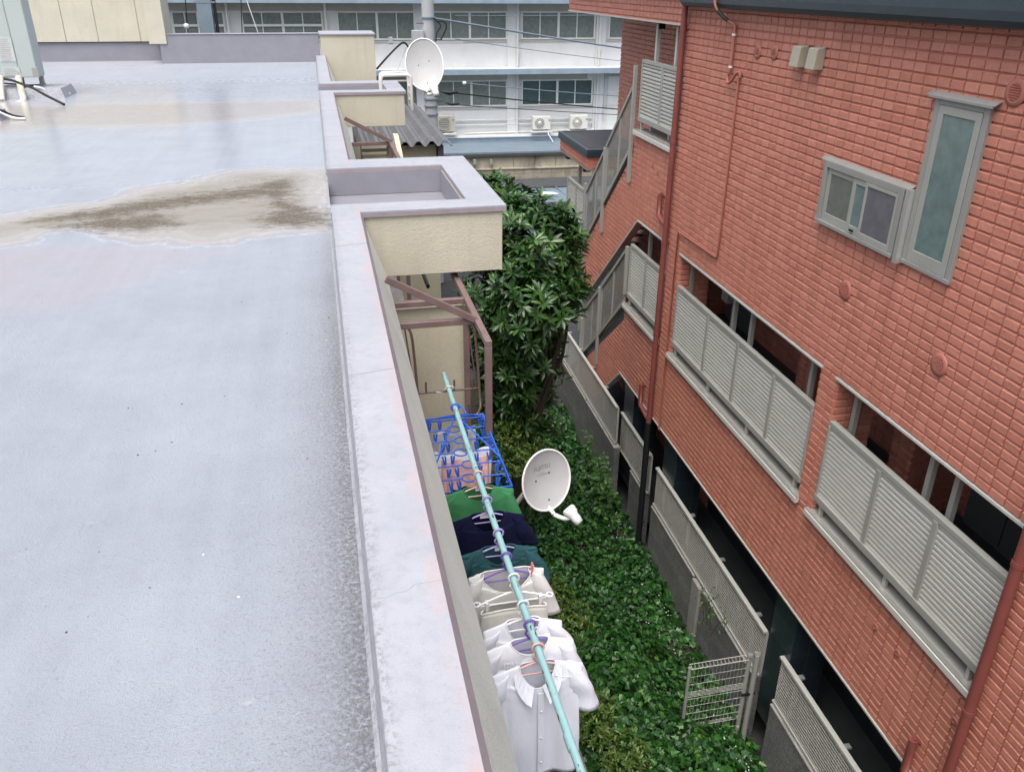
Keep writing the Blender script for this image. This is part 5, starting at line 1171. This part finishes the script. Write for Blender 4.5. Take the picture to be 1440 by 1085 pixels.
p = MB(); p.bar((ux_ - 1.2, 25.3, z - .16), (ux_ + .95, 25.3, z - .17), .06, .06); p.box(ux_ - 1.15, ux_ - 1.05, 25.25, 25.35, z - .16, z + .0); p.build('cross_arm', M['pole_conc'], t)
p = MB(); c = Vector((ux_ + .33, 25.35, z + .17)); p.tube([c + Vector((.14 * math.cos(a) + .05 * math.sin(2 * a), 0, .24 * math.sin(a))) for a in np.linspace(-1.9, 1.9, 16)], .022, 6); p.tube(bez([c + Vector((-.2, 0, .3)), c + Vector((0, 0, .12)), c + Vector((-.12, 0, -.1)), c + Vector((-.15, 0, -.4))], 5), .018, 6); p.build('cable_loop', M['rubber'], t)
p = MB(); p.tube(bez([aty(530, 97, 24), aty(545, 80, 24.3), aty(562, 63, 24.6), aty(569, 60.5, 24.8), aty(574, 66, 25.1)], 6), .028, 8); tag(p.build('service_cable', M['rubber'], None), 'thick black service cable curving from the end wall towards the utility pole', 'cable')
p = MB(); p.tube([aty(557, 104, 24), aty(571, 67, 24.9)], .010, 5); tag(p.build('service_cable', M['pole_conc'], None), 'thin grey stay wire dropping below the black service cable', 'cable')
def wire(p0, p1, sag, r, label, mat='rubber'):
    P0, P1 = Vector(tuple(map(float, p0))), Vector(tuple(map(float, p1))); m = MB()
    m.tube([P0.lerp(P1, e) - Vector((0, 0, sag * 4 * e * (1 - e))) for e in np.linspace(0, 1, 24)], r, 6); return tag(m.build('power_line', M[mat], None), label, 'power line', 'lines crossing in front of the long white building')
wire(aty(606, 25, 25.4), aty(960, 80, 31), .03, .028, 'thickest grey line sloping from the pole across the upper windows', 'steel')
wire(aty(640, 55, 25.4), aty(960, 95, 33), .05, .010, 'thin line crossing the white band between the window rows', 'steel')
wire(aty(652, 117, 25.4), aty(960, 140, 31), .05, .014, 'line across the lower windows with a small white joint', 'steel')
wire(aty(640, 131, 25.4), aty(960, 160, 31), .05, .020, 'dark line with black splice sleeves at the pole, across the lower windows')
wire(aty(630, 147, 25.4), aty(960, 166, 31), .02, .012, 'lowest thin line just above the outdoor units')
wire(aty(640, 22, 25.4), aty(960, 20, 31), .02, .009, 'topmost faint line near the white lintel', 'steel')
m = MB(); 
for (x, y, l, r) in ((632, 130, .5, .07), (636, 146, .42, .045)): a = aty(x, y, 25.2); m.tube([(a[0] - l / 2, 25.2, a[2] + .04), (a[0], 25.2, a[2] - .02), (a[0] + l / 2, 25.2, a[2])], [r * .3, r, r * .4], 8)
tag(m.build('splice_sleeve', M['black'], None), 'black splice closures hanging on the lines beside the pole', 'cable splice')
a = aty(653, 117, 25.3); m = MB(); m.lathe([(0, -.06), (.05, -.04), (.05, .04), (0, .06)], a, (1, 0, 0), 10); tag(m.build('wire_joint', M['white'], None), 'small white insulator joint on the line across the lower windows', 'insulator')
a = aty(846, 21, 29); m = MB(); m.lathe([(0, -.08), (.06, -.05), (.06, .05), (0, .08)], a, (1, 0, 0), 10); tag(m.build('wire_joint', M['white'], None), 'small white insulator on the topmost line near the red block', 'insulator')
# steel column and wires behind the far parapet
a = aty(289, 20, 26); m = MB(); w_ = .19
for s_ in (-1, 1): m.box(a[0] - w_, a[0] + w_, 26 + s_ * .15 - .012, 26 + s_ * .15 + .012, GZ0, 2.2)
m.box(a[0] - .012, a[0] + .012, 25.86, 26.14, GZ0, 2.2); m.box(a[0] - .24, a[0] + .30, 25.83, 25.85, -.56, -.52)
tag(m.build('steel_column', M['steel'], None), 'blue-grey steel column standing behind the far parapet', 'column')
m = MB(); m.tube([(a[0] + .26, 25.9, 2.2), (a[0] + .30, 25.9, GZ0)], .045, 8); tag(m.build('riser_cable', M['rubber'], None), 'black riser cable running beside the blue-grey steel column', 'cable')
for p0, p1, r, l in (((259, -20), (265, 46), .014, 'thin dark wire left of the steel column'), ((338, -20), (341, 44), .014, 'thin dark wire hanging before the second window group'), ((343, -10), (368, 46), .012, 'pale slanting guy wire before the second window group')):
    m = MB(); m.tube([aty(p0[0], p0[1], 25), aty(p1[0], p1[1] + 15, 25)], r, 5); tag(m.build('wire', M['white_cable' if 'pale' in l else 'rubber'], None), l, 'wire')
a = aty(262, 37, 24.95); m = MB(); m.lathe([(0, -.07), (.06, -.05), (.06, .05), (0, .07)], a, (0, 0, 1), 10); tag(m.build('wire_joint', M['white'], None), 'white insulator on the thin wire left of the steel column', 'insulator')

# ================================================================== GROUND
g = MB(); g.add([(-150, -60, GZ0 - .05), (150, -60, GZ0 - .05), (150, 260, GZ0 - .05), (-150, 260, GZ0 - .05)], [(0, 1, 2, 3)]); struct(g.build('ground', M['asphalt'], None))
g = MB(); NXg, NYg = 60, 110
hx = lambda x, y: GZ0 + .03 + .05 * math.sin(3 * x + y) * math.sin(2.1 * y)
for y in np.linspace(-2, 18, NYg):
    for x in np.linspace(.41, 4.58, NXg): g.v.append((x, y, hx(x, y)))
for j in range(NYg - 1):
    for i in range(NXg - 1): g.f.append([j * NXg + i, j * NXg + i + 1, (j + 1) * NXg + i + 1, (j + 1) * NXg + i]); g.mi.append(0); g.sm.append(True)
struct(g.build('garden_soil', M['soil'], None))

# ================================================================== PLANTS
def leaf_cloud(mb, pos, nrm, dirv, length, width, shape='long', fold=.25, curl=.25):
    """many leaves at once: pos, outward normal, pointing direction (N,3 arrays)"""
    N = len(pos)
    d = dirv / (np.linalg.norm(dirv, axis=1, keepdims=True) + 1e-9); n = nrm - d * (nrm * d).sum(1, keepdims=True); n /= (np.linalg.norm(n, axis=1, keepdims=True) + 1e-9); s = np.cross(d, n)
    L = np.broadcast_to(length, (N,)).reshape(N, 1); Wd = np.broadcast_to(width, (N,)).reshape(N, 1)
    if shape == 'long': st = [(.0, .12), (.30, .72), (.62, 1.0), (.86, .62), (1.0, .04)]
    else: st = [(.0, .1), (.4, .9), (.75, .75), (1.0, .05)]
    V = []
    for (e, w) in st:
        c = pos + d * L * e - n * L * curl * e * e
        V += [c - s * Wd * w * .5 + n * Wd * fold * w, c, c + s * Wd * w * .5 + n * Wd * fold * w]
    V = np.stack(V, 1).reshape(-1, 3); k = len(st) * 3; base = len(mb.v); mb.v.extend(map(tuple, V.tolist()))
    fs = []
    for i in range(len(st) - 1):
        for j in (0, 1): fs.append((i * 3 + j, i * 3 + j + 1, i * 3 + j + 4, i * 3 + j + 3))
    for q in range(N):
        o = base + q * k
        for f in fs: mb.f.append([o + f[0], o + f[1], o + f[2], o + f[3]])
    mb.mi.extend([0] * (N * len(fs))); mb.sm.extend([True] * (N * len(fs)))
def unit(v): return v / (np.linalg.norm(v, axis=-1, keepdims=True) + 1e-9)
def whorls(mb, centres, dirs, n, L, W, spread=(.5, 1.25)):
    P, Nn, D, LL = [], [], [], []
    for c, d in zip(centres, dirs):
        d = unit(d); u = unit(np.cross(d, rng.normal(size=3))); w = np.cross(d, u); a0 = rng.uniform(0, 6.28); m = n + rng.integers(-2, 3)
        for k in range(m):
            a = a0 + 2.4 * k; tilt = rng.uniform(*spread); v = d * math.cos(tilt) + (u * math.cos(a) + w * math.sin(a)) * math.sin(tilt)
            P.append(c - d * rng.uniform(0, .05)); D.append(v + np.array([0, 0, -.10])); Nn.append(d + .15 * rng.normal(size=3)); LL.append(L * rng.uniform(.65, 1.15))
    leaf_cloud(mb, np.array(P), np.array(Nn), np.array(D), np.array(LL), np.array(LL) * W, 'long', .18, .28)
def tree(name, label, cat, base, blobs, nper, L, W, matl, matn, trunk_r=.07, young=.12, shell=.55):
    t = thing(name, label, cat, base); mb = MB(); yb_ = MB(); br = MB(); base = np.array(base, float)
    top = np.mean([b[0] for b in blobs], 0); fork = base * .45 + np.array([top[0], top[1], min(b[0][2] for b in blobs)]) * .55
    br.tube(bez([tuple(base), tuple((base + fork) / 2 + np.array([.05, -.04, 0])), tuple(fork)], 6), [trunk_r * (1 - .03 * i) for i in range(13)], 10)
    for (c, r), n in zip(blobs, nper):
        c = np.array(c, float); r = np.array(r, float)
        for _ in range(5):
            e = c + r * unit(rng.normal(size=3)) * .7; br.tube(bez([tuple(fork), tuple((fork + e) / 2 + rng.normal(size=3) * .12), tuple(e)], 5), [trunk_r * .5 * (1 - .07 * i) for i in range(11)], 6)
        v = unit(rng.normal(size=(n, 3))); rad = rng.uniform(shell, 1, size=(n, 1)) ** .7
        lump = 1 + .16 * np.sin(4 * v[:, :1] + 3 * v[:, 1:2] + c[0] * 9) + .12 * np.sin(7 * v[:, 2:3] + 5 * v[:, :1])
        C = c + v * r * rad * lump; D = unit(v * .8 + np.array([0, 0, .75]) + .25 * rng.normal(size=(n, 3)))
        isy = (rng.uniform(size=n) < young) & (v[:, 2] > .1)
        whorls(mb, C[~isy], D[~isy], 9, L, W)
        if isy.any(): whorls(mb, C[isy], D[isy], 7, L * .75, W, (.25, .9))
        for cc, dd in zip(C[::6], D[::6]): br.tube([tuple(cc - dd * .35 - v[0] * .02), tuple(cc)], .006, 5)
    br.build('trunk', M['bark'], t); mb.build('crown', M[matl], t)
    if yb_.v: yb_.build('young_leaves', M[matn], t)
    return t
def B(px, py, y, rpx, ry=None, sq=1.): c = aty(px, py, y); r = rpx * np.linalg.norm(c) / F; return (tuple(c), (r, ry or r, r * sq))
tree('broadleaf_tree', 'dense dark evergreen tree with long whorled leaves filling the gap before the red block', 'tree', (2.45, 11.3, GZ0),
     [B(752, 345, 10.9, 58), B(700, 330, 11.3, 50), B(745, 425, 10.6, 66), B(690, 425, 11.4, 55), B(775, 380, 10.8, 40), B(716, 490, 11.0, 62), B(762, 478, 11.2, 28), B(700, 272, 11.8, 24), B(722, 300, 11.6, 32), B(788, 345, 11.0, 36), B(795, 405, 10.9, 30), B(718, 540, 10.7, 44)],
     [230, 130, 250, 130, 110, 180, 90, 50, 75, 85, 60, 100], .18, .28, 'leaf_tree', 'leaf_new', .08)
def shrub(name, label, base, blobs, nper, L, W, matl, cat='shrub'):
    t = thing(name, label, cat, base); mb = MB(); st = MB()
    for (c, r), n in zip(blobs, nper):
        c = np.array(c, float); r = np.array(r, float); v = unit(rng.normal(size=(n, 3))); v[:, 2] = np.abs(v[:, 2]) * .9 + .1 * v[:, 2]
        C = c + v * r * rng.uniform(.6, 1.05, size=(n, 1)); D = unit(v + np.array([0, 0, .9])); whorls(mb, C, D, 6, L, W, (.35, 1.15))
        for k in range(3): e = C[k]; st.tube([tuple(np.array(base) + rng.normal(size=3) * np.array([.05, .05, 0])), tuple((np.array(base) + e) / 2 + rng.normal(size=3) * .05), tuple(e)], .008, 5)
    mb.build('foliage', M[matl], t); st.build('stems', M['bark'], t); return t
shrub('evergreen_shrub', 'big-leaved low evergreen shrub at the foot of the dark tree', (2.75, 11.6, GZ0), [B(728, 572, 11.6, 48), B(705, 545, 11.8, 30), B(752, 560, 12.0, 28)], [110, 60, 60], .17, .27, 'leaf_tree')
shrub('evergreen_shrub', 'tall big-leaved evergreen shrub between the brown post and the tree trunk', (2.2, 10.9, GZ0), [B(722, 520, 10.6, 42), B(712, 590, 10.8, 38), B(745, 610, 11.2, 40), B(760, 530, 11.3, 36)], [110, 100, 100, 80], .17, .27, 'leaf_tree')
shrub('yellow_green_shrub', 'yellow-green small-leaved shrub beside the white knit and satellite dish', (2.75, 8.9, GZ0), [((2.55, 9.1, -8.15), (.42, .5, .55)), ((2.8, 8.6, -8.2), (.40, .4, .5)), ((2.35, 9.7, -8.2), (.35, .5, .45))], [170, 150, 110], .07, .34, 'leaf_shrub')
shrub('yellow_green_shrub', 'yellow-green small-leaved shrub near the bottom edge beside the blouse sleeve', (2.55, 6.6, GZ0), [((2.55, 6.75, -8.0), (.32, .45, .55)), ((2.75, 6.2, -8.1), (.3, .35, .5)), ((2.35, 7.3, -8.15), (.3, .4, .5))], [170, 120, 90], .065, .36, 'leaf_shrub')
shrub('yellow_green_shrub', 'small yellowish shrub under the blue rack behind the satellite dish', (2.55, 11.0, GZ0), [B(715, 655, 9.9, 36), B(735, 628, 10.6, 28), B(708, 612, 10.4, 26)], [150, 110, 90], .07, .34, 'leaf_shrub')
shrub('fine_leaved_shrub', 'dark fine-leaved shrub left of the satellite dish below the big evergreen leaves', (2.9, 12.6, GZ0), [((2.9, 12.4, -8.0), (.5, .55, .5))], [190], .065, .4, 'leaf_ivy')
def weed():
    t = thing('climbing_weed', 'bright green climbing weed against the dark block wall', 'plant', (4.33, 11.95, GZ0)); st = MB(); mb = MB(); P, Nn, D = [], [], []
    for k in range(16):
        x0, y0 = 4.25 + rng.normal() * .08, 12.0 + rng.normal() * .35; h = rng.uniform(.5, 1.35); pts = [(x0 + rng.normal() * .02 * i, y0 + rng.normal() * .05 * i, GZ0 + h * i / 5) for i in range(6)]
        st.tube(bez(pts, 3), .005, 5)
        for q in bez(pts, 6)[4:]:
            for _ in range(2): P.append(np.array(q) + rng.normal(size=3) * .02); Nn.append(rng.normal(size=3) * .4 + np.array([-.5, -.3, .8])); D.append(rng.normal(size=3) * np.array([1, 1, .5]))
    leaf_cloud(mb, np.array(P), np.array(Nn), np.array(D), rng.uniform(.06, .11, len(P)), rng.uniform(.04, .07, len(P)), 'long'); st.build('stems', M['leaf_weed'], t); mb.build('leaves', M['leaf_weed'], t)
weed()
t = thing('dry_weed', 'brownish dry weed poking through the long slatted fence', 'plant', (4.44, 7.75, -7.7)); m = MB(); P = []
for k in range(9): q = [(4.42 + rng.normal() * .02, 7.75 + rng.normal() * .1, -7.72), (4.41 + rng.normal() * .04, 7.75 + rng.normal() * .15, -7.45), (4.40 + rng.normal() * .06, 7.75 + rng.normal() * .2, -7.2)]; m.tube(q, .004, 5); P += q[1:]
m.build('stems', M['bark'], t); m = MB(); P = np.repeat(np.array(P), 5, 0) + rng.normal(size=(90, 3)) * .05; leaf_cloud(m, P, rng.normal(size=(90, 3)), rng.normal(size=(90, 3)), .04, .02); m.build('leaves', M['leaf_weed'], t)
# ivy: lobed leaves over a bumpy bed
def ivy_h(x, y):
    h = .30 + .18 * np.sin(1.7 * x + .8 * y) * np.sin(1.3 * y + .5) + .11 * np.sin(4.1 * x - 2.3 * y) + .06 * np.sin(7 * x + 6 * y)
    h += .75 * np.exp(-(((x - 3.25) / .75) ** 2 + ((y - 6.0) / 1.6) ** 2)) + .25 * np.exp(-(((x - 3.0) / .8) ** 2 + ((y - 8.6) / 1.3) ** 2))
    h *= np.clip((4.50 + .0277 * y - x) / .35, .45, 1)
    return GZ0 + h
def ivy():
    N = 60000; y = 3.2 + 12.3 * rng.uniform(size=N) ** 1.25; x = rng.uniform(1.0, 1, N) * 0 + rng.uniform(1.0, 4.42 + .0277 * y, N)
    clump = np.sin(5.3 * x + 3.1 * y) * np.sin(4.7 * y - 2.2 * x) + .6 * np.sin(11 * x + 7 * y)
    keep = rng.uniform(size=N) < np.clip(.85 + .35 * clump, .38, 1); x, y = x[keep], y[keep]; N = len(x)
    z = ivy_h(x, y) - rng.uniform(0, 1, N) ** 2 * .22 + .05 * rng.normal(size=N)
    e = .03; nx = -(ivy_h(x + e, y) - ivy_h(x - e, y)) / (2 * e); ny = -(ivy_h(x, y + e) - ivy_h(x, y - e)) / (2 * e)
    n = unit(np.stack([nx, ny, np.ones(N)], 1) + .55 * rng.normal(size=(N, 3))); d = unit(rng.normal(size=(N, 3)) * np.array([1, 1, .3]) + np.array([-.2, -.5, -.4])); d = unit(d - n * (d * n).sum(1, keepdims=True)); s = np.cross(d, n)
    L = (rng.uniform(.05, .115, N) * (1 + .15 * np.sin(x * 3))).reshape(N, 1); P = np.stack([x, y, z], 1)
    out = [(0, 0, 0), (.15, .42, .10), (.45, .30, .04), (.62, .50, .12), (.66, .20, .02), (1.05, 0, -.10), (.66, -.20, .02), (.62, -.50, .12), (.45, -.30, .04), (.15, -.42, .10)]
    V = np.stack([P + d * L * a + s * L * b + n * L * c for a, b, c in out], 1).reshape(-1, 3); k = len(out)
    mb = MB(); mb.v = list(map(tuple, V.tolist())); fs = [(0, 1, 2), (0, 2, 3, 4), (0, 4, 5), (0, 5, 6), (0, 6, 7, 8), (0, 8, 9)]
    for q in range(N):
        o = q * k
        for f in fs: mb.f.append([o + i for i in f])
    mb.mi = [0] * len(mb.f); mb.sm = [False] * len(mb.f)
    tag(mb.build('ivy', M['leaf_ivy'], None), 'dark glossy ivy and ground cover filling the strip between the buildings', 'ground cover', None, 'stuff')
    # tiny white flowers along the wall
    N = 230; y = rng.uniform(5.5, 12.5, N); x = 4.25 + .0277 * y - np.abs(rng.normal(size=N)) * .32; z = ivy_h(x, y) + rng.uniform(.03, .10, N); mb = MB()
    m_ = rng.uniform(size=N) < np.clip(.4 + .6 * np.sin(2.3 * y), .05, 1)
    for a, b, c in zip(x[m_], y[m_], z[m_]):
        r = rng.uniform(.008, .015); pts = [(a + r * math.cos(t_) * (1 if i % 2 else .45), b + r * math.sin(t_) * (1 if i % 2 else .45), c + .004 * (i % 2)) for i, t_ in enumerate(np.linspace(0, 6.283, 11)[:-1])]; mb.add(pts, [tuple(range(10))])
    tag(mb.build('white_blossom', M['petal'], None), 'tiny white flowers scattered in the ivy along the block wall', 'flowers', None, 'stuff')
ivy()

# ================================================================== LIGHT, SKY, CAMERA
for o in list(bpy.context.scene.objects):
    if o.parent is None: o.location.z += GZ
sc_ = bpy.context.scene
w = bpy.data.worlds.new('World'); sc_.world = w; w.use_nodes = True; nt = w.node_tree; nt.nodes.clear()
sky = nt.nodes.new('ShaderNodeTexSky'); sky.sky_type = 'NISHITA'; sky.sun_disc = False
EL, AZ = R_(66), R_(212)                                     # sun high, from behind-left
sky.sun_elevation = EL; sky.sun_rotation = AZ; sky.air_density = 1.0; sky.dust_density = 6.0; sky.ozone_density = 1.0
hs_ = nt.nodes.new('ShaderNodeHueSaturation'); hs_.inputs['Saturation'].default_value = .62
bg = nt.nodes.new('ShaderNodeBackground'); bg.inputs[1].default_value = .15; wo = nt.nodes.new('ShaderNodeOutputWorld')
nt.links.new(sky.outputs[0], hs_.inputs['Color']); nt.links.new(hs_.outputs[0], bg.inputs[0]); nt.links.new(bg.outputs[0], wo.inputs[0])
ld = bpy.data.lights.new('sun', 'SUN'); ld.energy = .8; ld.angle = R_(50); ld.color = (1, .97, .93)
lo = bpy.data.objects.new('sun', ld); COL.objects.link(lo); lo.location = (0, 0, 40)
dirv = Vector((math.sin(AZ) * math.cos(EL), math.cos(AZ) * math.cos(EL), math.sin(EL)))
lo.rotation_euler = dirv.to_track_quat('Z', 'Y').to_euler()
cam = bpy.data.cameras.new('camera'); cam.sensor_width = 36; cam.lens = F / 1440 * 36; cam.clip_start = .05; cam.clip_end = 1000
co = bpy.data.objects.new('camera', cam); COL.objects.link(co)
Rw = Matrix((RM[0], -RM[1], -RM[2])).transposed()            # columns: right, up, back
co.matrix_world = Matrix.Translation((0, 0, GZ)) @ Rw.to_4x4(); sc_.camera = co
sc_.view_settings.view_transform = 'Standard'; sc_.view_settings.look = 'None'; sc_.view_settings.gamma = 1; sc_.view_settings.exposure = 0.78
